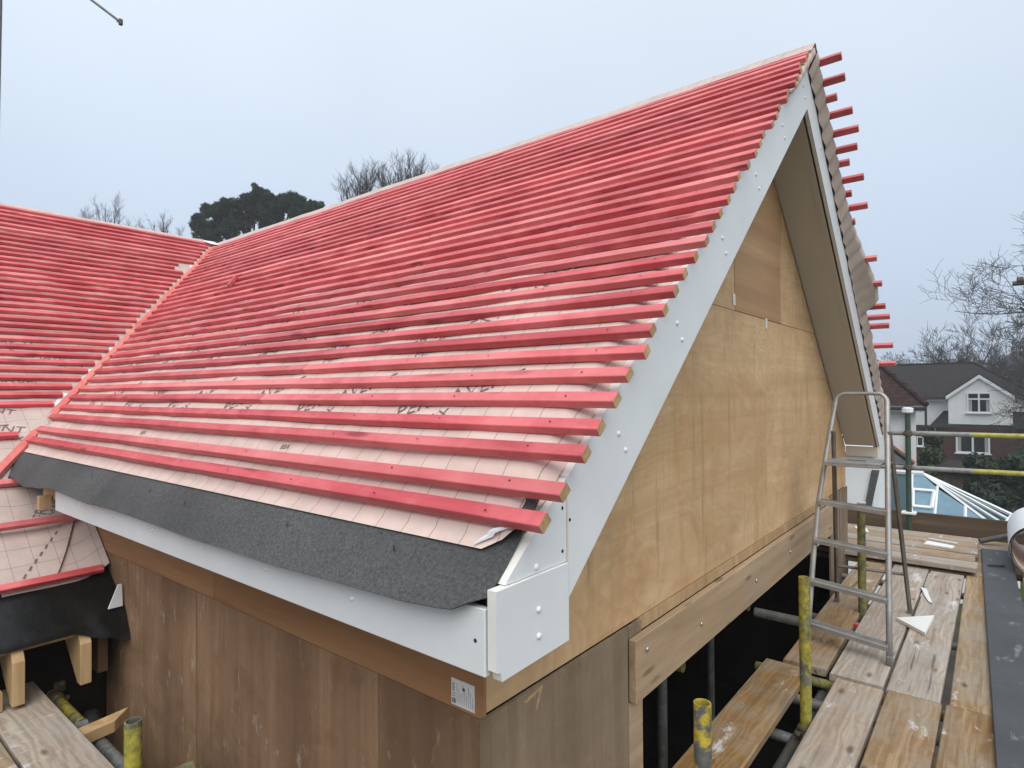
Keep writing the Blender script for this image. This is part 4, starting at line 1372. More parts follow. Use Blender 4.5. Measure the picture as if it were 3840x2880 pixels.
# roll of white membrane
g = G()
rws = []
for i in range(9):
    row = []
    for k in range(49):
        t_ = k / 48
        ang = -0.35 + t_ * 2.25 * math.pi
        rad = 0.20 - 0.016 * t_
        row.append((6.05 + 0.12 * i + 0.05 * math.cos(ang), -0.235 + rad * math.cos(ang), ZD + 0.213 + rad * 1.06 * math.sin(ang)))
    rws.append(row)
g.grid(rws, 0)
o = build(g, 'membrane_roll', [M['memw']], smooth=True, label='large roll of white membrane standing on the platform at the right edge', cat='membrane roll')
g = G()
rws = []
for i in range(2):
    rws.append([(6.06 + 0.93 * i + 0.05 * math.cos(2 * math.pi * k / 32), -0.235 + 0.178 * math.cos(2 * math.pi * k / 32), ZD + 0.213 + 0.188 * math.sin(2 * math.pi * k / 32)) for k in range(33)])
g.grid(rws)
build(g, 'inner_wrap', M['memE'], o, smooth=True)

# ---------------------------------------------------------------- stepladder
lad = empty('stepladder', (4.2, 0.69, ZD), label='scuffed aluminium stepladder with hand hoop standing on the platform boards', cat='stepladder')
rr_ = lambda z: Vector((3.741 + 0.3894 * (z - ZD), 0.471 + (0.535 - 0.471) * (z - ZD) / 1.44, z))
def lr_(z):
    t_ = (z - ZD) / 1.44
    return Vector((3.80 + 0.348 * (z - ZD), 0.886 - 0.012 * t_ - 0.066 * max(0, (t_ - 0.45) / 0.55) ** 1.3, z))
zt_ = -0.085
path = [rr_(ZD + 0.012), rr_(-1.2), rr_(-0.7), rr_(zt_)]
top0, top1 = rr_(zt_), lr_(zt_)
cx_ = 4.30
for k in range(1, 7):
    a = k / 6 * math.pi / 2
    path.append(Vector((top0.x + 0.02 * math.sin(a), top0.y + 0.055 * (1 - math.cos(a)), zt_ + 0.055 * math.sin(a))))
for k in range(0, 7):
    a = (1 - k / 6) * math.pi / 2
    path.append(Vector((top1.x + 0.02 * math.sin(a), top1.y - 0.055 * (1 - math.cos(a)), zt_ + 0.055 * math.sin(a))))
path += [lr_(-0.4), lr_(-0.7), lr_(-1.0), lr_(-1.25), lr_(ZD + 0.012)]
g = G().tube(path, 0.0155, 10, flat=0.75)
build(g, 'front_frame', M['alu'], lad, smooth=True)
for p in (rr_(ZD + 0.03), lr_(ZD + 0.03)):
    g = G().box(p.x - 0.02, p.x + 0.02, p.y - 0.014, p.y + 0.014, ZD + 0.001, ZD + 0.05)
    build(g, 'foot', M['aludark'], lad, bevel=0.004)
for z in (-1.375, -1.153, -0.924, -0.703):
    a, b_ = rr_(z), lr_(z + 0.018)
    g = G()
    d = 0.036
    prof = [(-d, -0.016), (-d, 0.006), (-d + 0.006, 0.010), (d, 0.010), (d, -0.004), (d - 0.004, -0.004), (d - 0.004, 0.004), (-d + 0.006, 0.004), (-d + 0.006, -0.016)]
    g.prism([(a.x + u_, a.y + 0.004, a.z + v_) for u_, v_ in prof], (b_.x - a.x, b_.y - a.y - 0.008, b_.z - a.z))
    for q in (-0.02, -0.007, 0.006, 0.019):
        g.prism([(a.x + q, a.y + 0.006, a.z + 0.0101), (a.x + q + 0.004, a.y + 0.006, a.z + 0.0101), (a.x + q + 0.004, a.y + 0.006, a.z + 0.0125), (a.x + q, a.y + 0.006, a.z + 0.0125)], (b_.x - a.x, b_.y - a.y - 0.012, b_.z - a.z))
    build(g, 'tread', M['alu'], lad)
g = G()
z = -0.452
a, b_ = rr_(z), lr_(z)
plat = [(a.x - 0.085, a.y + 0.03, z), (a.x + 0.21, a.y + 0.012, z), (b_.x + 0.21, b_.y - 0.02, z), (b_.x - 0.10, b_.y - 0.015, z)]
g.prism(plat, (0, 0, 0.014))
g.prism([(plat[0][0] - .004, plat[0][1], z - 0.012), (plat[0][0] + .006, plat[0][1], z - 0.012), (plat[3][0] + .006, plat[3][1], z - 0.012), (plat[3][0] - .004, plat[3][1], z - 0.012)], (0, 0, 0.0115))
pf = build(g, 'platform', M['alu'], lad, bevel=0.002)
cx = sum(p[0] for p in plat) / 4
cy = sum(p[1] for p in plat) / 4
g = G().box(cx - 0.012, cx + 0.012, cy - 0.05, cy + 0.05, z + 0.0142, z + 0.0152)
build(g, 'hand_slot', M['hole'], pf)
legs = [((4.20, 0.514, -0.255), (4.70, 0.473, ZD + 0.012)), ((4.20, 0.812, -0.262), (4.65, 0.889, ZD + 0.012))]
for a, b_ in legs:
    g = G().tube([a, b_], 0.0135, 4)
    build(g, 'rear_leg', M['aludark'], lad)
    g = G().box(b_[0] - 0.016, b_[0] + 0.016, b_[1] - 0.014, b_[1] + 0.014, ZD + 0.001, ZD + 0.035)
    build(g, 'foot', M['aludark'], lad, bevel=0.003)
for f_ in (0.78,):
    a = Vector(legs[0][0]).lerp(Vector(legs[0][1]), f_)
    b_ = Vector(legs[1][0]).lerp(Vector(legs[1][1]), f_)
    g = G().tube([a, b_], 0.010, 4)
    build(g, 'rear_brace', M['aludark'], lad)
for s in (0, 1):
    a = (rr_(-0.44) if s == 0 else lr_(-0.44))
    b_ = Vector(legs[s][0]).lerp(Vector(legs[s][1]), 0.16)
    g = G().tube([a, b_], 0.007, 4)
    build(g, 'stay', M['aludark'], lad)

# ---------------------------------------------------------------- neighbouring white house (far)
K = 1.424
nh = empty('white_house', (50.0, 1.0, GZ), label='white rendered house with dark tiled hipped roof and gabled dormer window', cat='house')
def quad(g, pts, mi=0): g.add(pts, [tuple(range(len(pts)))], mi)
wx = 47.9
g = G().box(wx, 58.5, -1.75, 9.0, GZ, -0.56)
build(g, 'wall', M['render'], nh)
# main roof, hipped at the right
e0, rz, zx = -0.585, 1.75, 53.4
g = G()
quad(g, [(47.55, 9.5, e0), (47.55, -1.95, e0), (zx, 1.41, rz), (zx, 9.5, rz)])
quad(g, [(47.55, -1.95, e0), (59.0, -1.95, e0), (zx, 1.41, rz)])
quad(g, [(59.0, -1.95, e0), (59.0, 9.5, e0), (zx, 9.5, rz), (zx, 1.41, rz)])
quad(g, [(59.0, 9.5, e0), (47.55, 9.5, e0), (zx, 9.5, rz)])
quad(g, [(47.55, 9.5, e0 - .02), (59.0, 9.5, e0 - .02), (59.0, -1.95, e0 - .02), (47.55, -1.95, e0 - .02)])
rf = build(g, 'roof', M['tileD'], nh)
g = G().tube([(zx, 9.5, rz + .02), (zx, 1.41, rz + .02), (47.6, -1.92, e0 + .05)], 0.09, 6)
build(g, 'ridge_tiles', M['tileD'], rf)
g = G().box(47.42, 47.54, 2.7, 9.5, e0 - 0.13, e0 - 0.01)
build(g, 'gutter', M['fasciadk'], nh)
g = G().box(47.545, 47.6, 2.7, 9.5, e0 - 0.22, e0 - 0.03)
build(g, 'eaves_fascia', M['frame'], nh)
# dormer gable
gx = 47.0
g = G()
g.prism([(gx, -0.588, -2.25), (gx, 2.545, -2.25), (gx, 2.545, -0.62), (gx, 0.985, 0.60), (gx, -0.588, -0.62)], (1.2, 0, 0))
build(g, 'dormer_wall', M['render'], nh)
for s in (1, -1):
    g = G()
    yo = 0.985 + s * 1.68
    g.prism([(gx - 0.15, yo, -0.72), (gx - 0.15, yo, -0.50), (gx - 0.15, 0.985 + s * 0.002, 0.82), (gx - 0.15, 0.985 + s * 0.002, 0.60)], (0.07, 0, 0))
    build(g, 'dormer_bargeboard', M['frame'], nh)
    g = G()
    g.prism([(gx - 0.13, yo + s * .04, -0.52), (gx - 0.13, yo + s * .04, -0.44), (gx - 0.13, 0.985, 0.90), (gx - 0.13, 0.985, 0.83)], (5.0, 0, 0))
    build(g, 'dormer_roof', M['tileD'], nh)
def window(parent, x, y0, y1, z0, z1, cols, rowsplit=None, cw=0.06, curtain=True, sill=True):
    win = build(G().box(x - 0.005, x + 0.02, y0 + cw * .5, y1 - cw * .5, z0 + cw * .5, z1 - cw * .5), 'window', M['glass'], parent)
    g = G()
    g.box(x - 0.06, x - 0.006, y0, y0 + cw, z0, z1)
    g.box(x - 0.06, x - 0.006, y1 - cw, y1, z0, z1)
    g.box(x - 0.058, x - 0.006, y0 + cw, y1 - cw, z0, z0 + cw)
    g.box(x - 0.058, x - 0.006, y0 + cw, y1 - cw, z1 - cw, z1)
    for k in range(1, cols):
        yy = y0 + (y1 - y0) * k / cols
        g.box(x - 0.064, x - 0.006, yy - cw * .6, yy + cw * .6, z0 + cw, z1 - cw)
    if rowsplit:
        g.box(x - 0.056, x - 0.006, y0 + cw, y1 - cw, rowsplit - cw * .6, rowsplit + cw * .6)
    build(g, 'frame', M['frame'], win)
    if sill:
        build(G().box(x - 0.16, x - 0.002, y0 - 0.08, y1 + 0.08, z0 - 0.06, z0 - 0.003), 'sill', M['frame'], win)
    if curtain:
        zc = (rowsplit - cw) if rowsplit else z1 - cw
        for a in (y0 + cw, y1 - cw - 0.17):
            build(G().box(x - 0.0065, x - 0.0055, a, a + 0.17, z0 + cw, zc), 'curtain', M['curtain'], win)
window(nh, gx - 0.002, 0.417, 1.604, -1.53, -0.28, 2, -0.68, 0.075)
# ground floor lean-to roof, brick below
for y0, y1 in ((2.56, 3.47), (-2.6, -0.60)):
    g = G()
    quad(g, [(46.55, y1 if y0 > 0 else y0, -2.33), (46.55, y0 if y0 > 0 else y1, -2.33), (47.95, y0 if y0 > 0 else y1, -1.42), (47.95, (y0 + .25) if y0 > 0 else y0, -1.42 if y0 < 0 else -1.42)])
    build(g, 'lean_to_roof', M['tileD'], nh)
g = G().box(46.5, 46.62, -2.6, 4.4, -2.45, -2.34)
build(g, 'gutter', M['fasciadk'], nh)
g = G().box(46.9, 47.88, -2.6, 4.3, GZ, -2.40)
build(g, 'brick_wall', M['brick'], nh)
window(nh, 46.88, 0.50, 2.18, -4.02, -2.75, 2, None, 0.09)
window(nh, 46.88, 3.85, 4.23, -3.72, -3.10, 1, None, 0.06, False)
g = G().tube([(46.8, 3.71, -0.6), (46.8, 3.71, -3.0)], 0.07, 8)
build(g, 'downpipe', M['fasciadk'], nh)

# nearer house with the hipped red-brown roof
n2 = empty('tiled_house', (29.5, 5.5, GZ), label='nearer white house with hipped red-brown tiled roof behind the stepladder', cat='house')
g = G().prism([(26.0, 2.36, GZ), (33.5, 3.2, GZ), (33.5, 9.5, GZ), (26.0, 9.5, GZ)], (0, 0, 4.45))
build(g, 'wall', M['render'], n2)
ex, ey, ez = 25.55, 2.005, -0.604
g = G()
kk = 3.3
fy = 2.85
quad(g, [(ex, ey, ez), (ex + kk, ey + kk, ez + kk * 0.95), (ex + kk, 10.5, ez + kk * 0.95), (ex, 10.5, ez)])
quad(g, [(ex, ey, ez), (34.5, fy, ez), (34.5 - kk, fy + kk, ez + kk * 0.95), (ex + kk, ey + kk, ez + kk * 0.95)])
quad(g, [(ex, ey, ez - .01), (ex, 10.5, ez - .01), (34.5, 10.5, ez - .01), (34.5, fy, ez - .01)])
quad(g, [(34.5, fy, ez), (34.5, 10.5, ez), (34.5 - kk, 10.5, ez + kk * .95), (34.5 - kk, fy + kk, ez + kk * .95)])
quad(g, [(ex, 10.5, ez), (ex + kk, 10.5, ez + kk * .95), (34.5 - kk, 10.5, ez + kk * .95), (34.5, 10.5, ez)])
rf = build(g, 'roof', M['tileR'], n2)
for k in range(9):
    t0, t1 = k / 9, (k + 1) / 9
    a = Vector((ex, ey, ez)) + Vector((kk, kk, kk * .95)) * t0
    b_ = Vector((ex, ey, ez)) + Vector((kk, kk, kk * .95)) * (t1 + 0.03)
    g = G().tube([a + Vector((0, 0, .03)), b_ + Vector((0, 0, .0))], [0.10, 0.075], 7)
    build(g, 'hip_tile', M['tileR'], rf)
g = G().tube([(ex - 0.05, ey, ez - 0.10), (ex - 0.05, 10.5, ez - 0.10)], 0.065, 8)
build(g, 'gutter', M['fasciadk'], n2)
g = G().box(ex + 0.02, ex + 0.06, ey + 0.05, 10.5, ez - 0.22, ez - 0.02)
build(g, 'eaves_fascia', M['frame'], n2)
g = G().tube([(25.92, 2.62, -0.85), (25.92, 2.62, -2.6)], 0.05, 8)
build(g, 'downpipe', M['fasciadk'], n2)
# small terracotta roof against its wall
g = G()
g.prism([(24.9, 3.3, -1.86), (24.9, 2.40, -2.62), (25.98, 2.40, -2.62), (25.98, 3.3, -1.86)], (0, 0, -0.05))
rf2 = build(g, 'porch_roof', M['tileT'], n2)
g = G().tube([(24.85, 3.34, -1.82), (24.85, 2.38, -2.60)], 0.06, 6)
build(g, 'porch_verge', M['tileD'], n2)
g = G().box(25.0, 25.98, 2.5, 4.3, GZ, -2.75)
build(g, 'porch_wall', M['brick'], n2)
# white side building left of the conservatory
n3 = empty('white_outbuilding', (17.6, 3.2, GZ), label='plain white wall seen under the ladder platform beside the conservatory', cat='building')
g = G().box(16.8, 19.0, 2.40, 4.6, GZ, -1.62)
build(g, 'wall', M['render'], n3)
g = G()
g.prism([(16.74, 2.42, -1.95), (16.74, 2.26, -1.95), (16.74, 2.44, -2.85), (16.74, 2.58, -2.85)], (0.05, 0, 0))
build(g, 'sloping_flashing', M['tubeD'], n3)
g = G().box(16.7, 19.1, 2.3, 4.7, -1.615, -1.52)
build(g, 'flat_roof', M['frame'], n3)

# ---------------------------------------------------------------- conservatory
cs = empty('conservatory', (19.4, 1.3, GZ), label='white conservatory with blue glazed hipped roof beyond the toe board', cat='conservatory')
CX = lambda x, y: Vector((x, y, -2.4 + 0.45 * (x - 20.3)))
eav = 18.15
def pane(pts, mt, name='pane'):
    g = G()
    nrm = (Vector(pts[1]) - Vector(pts[0])).cross(Vector(pts[2]) - Vector(pts[0])).normalized()
    g.prism(pts, nrm * 0.012)
    return build(g, name, mt, cs)
def bar(a, b_, wd=0.055, hgt=0.05):
    g = G().tube([Vector(a) + Vector((0, 0, .02)), Vector(b_) + Vector((0, 0, .02))], wd * 0.62, 4)
    return build(g, 'glazing_bar', M['frame'], cs)
AP = CX(20.3, 1.68)
F3 = Vector((18.19, 0.04, -3.35))
B3 = Vector((20.557, -0.229, -3.35))
tl = lambda x, ya, yb: ya + (yb - ya) * (20.3 - x) / (20.3 - 18.66)
bays = [(2.74, 2.62), (1.96, 1.80), (1.335, 1.315), (0.711, 0.70)]
pane([CX(20.28, 2.72), CX(eav, 2.60), CX(eav, 1.79), CX(20.28, 1.96)], M['glassT'])
hy = lambda x: AP.y + (F3.y - AP.y) * (AP.x - x) / (AP.x - F3.x)
pane([CX(20.28, 1.945), CX(eav, 1.765), CX(eav, 1.33), CX(19.70, 1.335), CX(20.25, 1.69)], M['glassB'])
pane([CX(19.68, 1.33), CX(eav, 1.31), CX(eav, 0.70), CX(18.98, 0.705)], M['glassB'])
pane([CX(18.96, 0.695), CX(eav, 0.69), CX(eav, 0.03)], M['glassB'])
bar(CX(20.3, 1.95), CX(eav, 1.78))
bar(CX(19.75, 1.335), CX(eav, 1.31))
bar(CX(19.0, 0.711), CX(eav, 0.69))
bar(CX(20.3, 2.73), CX(eav, 2.60))
v0 = [CX(19.48, 1.86), CX(18.75, 1.80), CX(18.75, 1.40), CX(19.48, 1.385)]
for a, b_ in zip(v0, v0[1:] + v0[:1]):
    bar(a + Vector((0, 0, .03)), b_ + Vector((0, 0, .03)), 0.075)
# hip facet to the right
E1 = F3.lerp(B3, 0.36)
E2 = F3.lerp(B3, 0.70)
for a, b_ in ((F3, E1), (E1, E2), (E2, B3)):
    pane([AP + Vector((0, 0, -.01)), a, b_], M['glassT'])
for e in (F3, E1, E2, B3):
    bar(AP, e, 0.062 if e in (F3, B3) else 0.042)
g = G().tube([CX(20.3, 2.75) + Vector((0, 0, .05)), AP + Vector((0, 0, .05))], 0.10, 8)
rg = build(g, 'ridge_beam', M['frame'], cs)
for k in range(9):
    yy = 1.72 + k * 0.125
    g = G().prism([(20.27, yy, -2.31), (20.27, yy + 0.075, -2.31), (20.27, yy + 0.05, -2.26), (20.27, yy + 0.0375, -2.235), (20.27, yy + 0.025, -2.26)], (0.05, 0, 0))
    build(g, 'cresting', M['frame'], rg)
for a, b_ in ((CX(eav, 2.62), CX(eav, 0.03)), (F3, B3)):
    g = G().tube([a, b_], 0.07, 6)
    build(g, 'eaves_beam', M['frame'], cs)
g = G().box(18.2, 20.5, 0.1, 2.6, GZ, -3.9)
build(g, 'dwarf_wall', M['render'], cs)
for k in range(5):
    yy = 0.1 + 0.62 * k
    g = G().box(18.2, 18.27, yy, yy + 0.06, -3.9, -3.36)
    build(g, 'post', M['frame'], cs)
g = G().box(18.22, 20.45, 0.12, 2.58, -3.9, -3.36)
build(g, 'wall_glazing', M['glassT'], cs)
g = G().box(20.5, 20.6, 0.2, 2.8, GZ, -3.4)
build(g, 'back_wall', M['render'], cs)
g = G().tube([(20.5, -0.3, -3.5), (20.5, -0.3, GZ)], 0.05, 8)
build(g, 'downpipe', M['frame'], cs)

# ---------------------------------------------------------------- shed
sh = empty('shed', (28.4, 0.8, GZ), label='weathered dark shed with shingled wall beyond the conservatory', cat='shed')
g = G().box(27.4, 29.6, -0.15, 1.95, GZ, -3.15)
build(g, 'wall', M['fence'], sh)
g = G()
random.seed(3)
for r in range(12):
    for c_ in range(9):
        yy = -0.14 + c_ * 0.145 + (0.07 if r % 2 else 0)
        zz = GZ + 0.85 + r * 0.10
        if yy > 1.1:
            continue
        t_ = 0.03 + random.uniform(0, 0.02)
        g.add([(27.39 - t_, yy, zz), (27.39 - t_, yy + 0.135, zz), (27.385, yy + 0.135, zz + 0.12), (27.385, yy, zz + 0.12)], [(0, 1, 2, 3)])
        g.add([(27.39 - t_, yy, zz), (27.39 - t_, yy + 0.135, zz), (27.39, yy + 0.135, zz), (27.39, yy, zz)], [(0, 1, 2, 3)])
build(g, 'shingles', M['fence'], sh, kind='stuff')
for k in range(6):
    g = G().box(27.37, 27.395, 1.15 + k * 0.13, 1.27 + k * 0.13, GZ + 0.1, -3.2)
    build(g, 'door_board', M['fence'], sh)
g = G().prism([(27.1, -0.4, -3.12), (29.9, -0.4, -3.05), (29.9, 2.2, -2.95), (27.1, 2.2, -3.02)], (0, 0, 0.10))
build(g, 'roof', M['tileD'], sh)

# ---------------------------------------------------------------- plants
def leafy(name, center, rad, height, n, mt, seed, label, cat='shrub', group=None, leaf=0.10, cone=0.0):
    rnd = random.Random(seed)
    e = empty(name, (center[0], center[1], GZ), label=label, cat=cat)
    if group:
        e['group'] = group
    g = G().tube([(center[0], center[1], GZ), (center[0] + .03, center[1], GZ + height * 0.75)], [0.07, 0.02], 6)
    build(g, 'stem', M['bark'], e)
    g = G()
    cl = []
    for k in range(26):
        a, zz = rnd.uniform(0, 6.28), rnd.uniform(0.08, 1.0)
        rr = rad * (1 - cone * zz) * rnd.uniform(0.35, 0.95) * (1 - 0.5 * max(0, zz - 0.7) / 0.3)
        cl.append((Vector((center[0] + rr * math.cos(a), center[1] + rr * math.sin(a), GZ + height * zz)), rad * rnd.uniform(0.22, 0.42)))
    for k in range(n):
        c_, r_ = rnd.choice(cl)
        d = Vector((rnd.gauss(0, 1), rnd.gauss(0, 1), rnd.gauss(0, 1))).normalized()
        p = c_ + d * r_ * rnd.uniform(0.5, 1.0)
        s = Vector((rnd.gauss(0, 1), rnd.gauss(0, 1), rnd.gauss(0, 1))).normalized() * leaf * rnd.uniform(0.6, 1.3)
        q = d.cross(s).normalized() * leaf * rnd.uniform(0.25, 0.5)
        g.add([p - s, p + q, p + s, p - q], [(0, 1, 2, 3)])
    build(g, 'foliage', mt, e, recalc=False)
    return e
GS = 'garden evergreens by the shed'
leafy('conifer', (24.3, 1.75), 0.75, 3.62, 5200, M['shrub'], 11, 'feathery conifer between the green upright and the white house window', 'conifer', GS, 0.11, 0.55)
leafy('evergreen_shrub', (24.9, 0.55), 0.8, 2.95, 3500, M['shrub2'], 12, 'low dark shrub between the two taller evergreens', 'shrub', GS, 0.10)
leafy('evergreen_shrub', (25.9, -0.55), 1.05, 3.55, 6500, M['shrub2'], 13, 'large dark bushy evergreen at the right photo edge', 'shrub', GS, 0.11, 0.2)
leafy('evergreen_shrub', (26.5, -2.2), 1.2, 3.3, 3500, M['shrub'], 14, 'outer evergreen beyond the right photo edge', 'shrub', GS, 0.12)
leafy('evergreen_shrub', (30.5, -1.1), 1.1, 2.6, 3500, M['shrub2'], 15, 'dark shrub behind the shed, right side', 'shrub', GS, 0.12)
leafy('evergreen_shrub', (22.5, -1.3), 0.7, 1.6, 2000, M['shrub2'], 16, 'low dark shrub right of the conservatory roof', 'shrub', GS, 0.1)
leafy('evergreen_shrub', (23.6, 0.3), 0.7, 1.9, 2500, M['shrub2'], 17, 'low dark shrub behind the conservatory, before the shed', 'shrub', GS, 0.1)

def bare_tree(name, base, height, seed, label, spread=0.5, trunk_r=0.25, levels=5, first=0.25, up=0.25, twig=1.0, group='bare winter trees', nb=5, minr=0.006, ratio=(0.45, 0.72)):
    rnd = random.Random(seed)
    e = empty(name, (base[0], base[1], GZ + base[2]), label=label, cat='tree', group=group)
    gt, gc = G(), G()
    def grow(p, d, L, r, lev):
        pts, rs = [p], [r]
        n_ = 4 if lev < 2 else 3
        q = p
        dd = d.copy()
        for k in range(n_):
            sg = 0.05 if lev == 0 else 0.16
            dd = (dd + Vector((rnd.gauss(0, sg), rnd.gauss(0, sg), rnd.gauss(0, .10) + up * 0.12 * (lev > 0)))).normalized()
            q = q + dd * L / n_
            pts.append(q)
            rs.append(max(minr * .6, r * (1 - 0.55 * (k + 1) / n_)))
        (gt if lev <= 1 else gc).tube(pts, rs, 7 if lev == 0 else (5 if lev == 1 else 3), cap=False)
        if lev >= levels:
            return
        nbr = nb + (2 if lev == 0 else 0)
        for k in range(nbr):
            t_ = (first if lev == 0 else 0.25) + (1 - (first if lev == 0 else 0.25)) * (k + rnd.random() * 0.7) / nbr
            i = min(n_ - 1, int(t_ * n_))
            pp = pts[i].lerp(pts[i + 1], min(1, t_ * n_ - i))
            ax = Vector((rnd.gauss(0, 1), rnd.gauss(0, 1), rnd.gauss(0, .6)))
            ax = (ax - ax.project(dd)).normalized()
            nd = (dd * rnd.uniform(0.35, 0.8) + ax * rnd.uniform(0.6, 1.1) * (spread * 1.6) + Vector((0, 0, up * rnd.uniform(0.3, 1.2)))).normalized()
            grow(pp, nd, L * rnd.uniform(*ratio) * (1.1 if lev == 0 else 1), max(minr, rs[i] * rnd.uniform(0.4, 0.6)), lev + 1)
    grow(Vector((base[0], base[1], GZ + base[2])), Vector((0, 0, 1)), height * 0.62, trunk_r, 0)
    build(gt, 'trunk', M['bark'], e, smooth=True, recalc=False)
    build(gc, 'crown', M['twig'], e, recalc=False)
    return e
bare_tree('oak_tree', (43.5, -4.7, 0), 12.0, 21, 'tall bare oak whose crown fills the right photo edge', 0.62, 0.38, 5, 0.30, 0.18, minr=0.013)
bare_tree('bare_tree', (58.0, 1.5, 0), 8.6, 22, 'bare multi-branched tree rising behind the white house roof', 0.42, 0.26, 5, 0.22, 0.35, minr=0.014)
bare_tree('bare_tree', (60.0, -0.8, 0), 8.0, 23, 'bare tree right of the white house chimneyless ridge end', 0.45, 0.24, 5, 0.2, 0.3, minr=0.014)
bare_tree('bare_tree', (62.0, 5.2, 0), 6.6, 24, 'small bare tree left behind the white house ridge', 0.5, 0.18, 4, 0.3, 0.25, minr=0.014)
bare_tree('bare_tree', (66.0, -2.6, 0), 9.0, 29, 'bare tree in the thicket right behind the white house', 0.5, 0.22, 5, 0.2, 0.25, minr=0.015)
def dome_tree(base, z0, ztop, rad, nl, seed, label, group='bare winter trees'):
    """upright winter tree: limbs fan out of the trunk and end on a rounded dome of twigs"""
    rnd = random.Random(seed)
    e = empty('bare_tree', (base[0], base[1], GZ), label=label, cat='tree', group=group)
    gt, gc = G(), G()
    top = Vector((base[0], base[1], z0 + (ztop - z0) * 0.55))
    b0 = Vector((base[0], base[1], GZ))
    gt.tube([b0, b0.lerp(top, 0.4) + Vector((.15, -.1, 0)), b0.lerp(top, 0.75), top], [0.3, 0.24, 0.17, 0.08], 7, cap=False)
    def twig(p, d, L, r, lev):
        q1 = p + d * L * 0.5 + Vector((rnd.gauss(0, .06), rnd.gauss(0, .06), 0)) * L
        d2 = (d + Vector((rnd.gauss(0, .2), rnd.gauss(0, .2), rnd.gauss(0, .1) + .12))).normalized()
        q2 = q1 + d2 * L * 0.5
        gc.tube([p, q1, q2], [r * .8, r * .6, r * .35], 3, cap=False)
        if lev > 0:
            for k in range(5 if lev > 1 else 4):
                t_ = rnd.uniform(0.2, 0.98)
                pp = p.lerp(q1, t_ * 2) if t_ < .5 else q1.lerp(q2, t_ * 2 - 1)
                ax = Vector((rnd.gauss(0, 1), rnd.gauss(0, 1), rnd.gauss(0, .5))).normalized()
                twig(pp, (d2 * 0.9 + ax * 0.55 + Vector((0, 0, .15))).normalized(), L * rnd.uniform(0.4, 0.65), max(0.007, r * .55), lev - 1)
    for k in range(nl):
        a, f_ = rnd.uniform(0, 6.28), rnd.random() ** 0.6
        s0 = b0.lerp(top, rnd.uniform(0.62, 1.0))
        el = math.sqrt(max(0, 1 - (f_ * 0.95) ** 2))
        end = Vector((base[0] + rad * f_ * math.cos(a), base[1] + rad * f_ * math.sin(a), z0 + (ztop - z0) * (0.25 + 0.6 * el)))
        mid = s0.lerp(end, 0.5) + Vector((math.cos(a), math.sin(a), 0)) * rad * 0.12 * f_ + Vector((rnd.gauss(0, .1), rnd.gauss(0, .1), -.15))
        gt.tube([s0, mid, end], [0.06, 0.042, 0.022], 5, cap=False)
        for j in range(9):
            t_ = rnd.uniform(0.3, 1.0)
            pp = s0.lerp(mid, t_ * 2) if t_ < .5 else mid.lerp(end, t_ * 2 - 1)
            dr = (end - mid).normalized()
            ax = Vector((rnd.gauss(0, 1), rnd.gauss(0, 1), rnd.gauss(0, .4))).normalized()
            twig(pp, (dr + ax * 0.5 + Vector((0, 0, .35))).normalized(), rnd.uniform(0.7, 1.35), 0.018, 2)
    build(gt, 'trunk', M['bark'], e, smooth=True, recalc=False)
    build(gc, 'crown', M['twig'], e, recalc=False)
    return e
dome_tree((21.75, 28.55), 6.0, 13.3, 1.9, 26, 41, 'upright bare tree left in the pair above the main ridge')
dome_tree((23.3, 26.6), 6.0, 14.1, 2.1, 30, 42, 'upright bare tree right in the pair above the main ridge')
dome_tree((21.6, 68.4), 10.0, 20.0, 2.8, 16, 44, 'faint bare treetop left of the pine above the left ridge')
dome_tree((24.6, 64.9), 9.0, 18.6, 3.2, 16, 45, 'faint bare treetop between left ridge and pine')
dome_tree((24.7, 24.9), 6.0, 13.0, 1.5, 16, 43, 'slender bare treetop farthest right above the main ridge')

# pine: clumped dark crown
pn = empty('pine_tree', (23.2, 42.8, GZ), label='dark rounded pine crown rising behind the junction of the two ridges', cat='tree')
rnd = random.Random(5)
g = G()
tr = [Vector((23.2, 42.8, GZ)), Vector((23.1, 42.9, 3)), Vector((22.9, 43.1, 8)), Vector((22.8, 43.2, 10.2))]
g.tube(tr, [0.42, 0.36, 0.28, 0.22], 8)
CL = [((21.0, 45.4, 13.3), 1.05), ((22.98, 42.9, 14.65), 0.95), ((22.5, 43.5, 13.7), 1.35), ((24.3, 41.3, 13.9), 1.3), ((25.7, 39.6, 13.6), 0.95), ((20.5, 46.0, 12.3), 1.05),
      ((21.7, 44.5, 12.9), 1.3), ((23.7, 42.0, 13.0), 1.15), ((25.0, 40.4, 13.2), 1.1), ((20.9, 45.5, 11.5), 0.9), ((22.3, 43.8, 12.6), 1.1), ((23.5, 42.3, 14.0), 1.1),
      ((24.9, 40.6, 14.2), 0.8), ((22.0, 45.4, 12.6), 1.2), ((24.2, 43.0, 13.2), 1.3), ((21.6, 44.6, 13.9), 0.8), ((26.1, 39.2, 12.9), 0.7), ((24.4, 41.0, 12.2), 0.8)]
for c_, r_ in CL:
    s = tr[2].lerp(tr[3], rnd.random())
    cv = Vector(c_)
    mid = s.lerp(cv, 0.5) + Vector((0, 0, -0.4))
    g.tube([s, mid, cv], [0.13, 0.08, 0.03], 5, cap=False)
build(g, 'trunk', M['pinebark'], pn, smooth=True, recalc=False)
g = G()
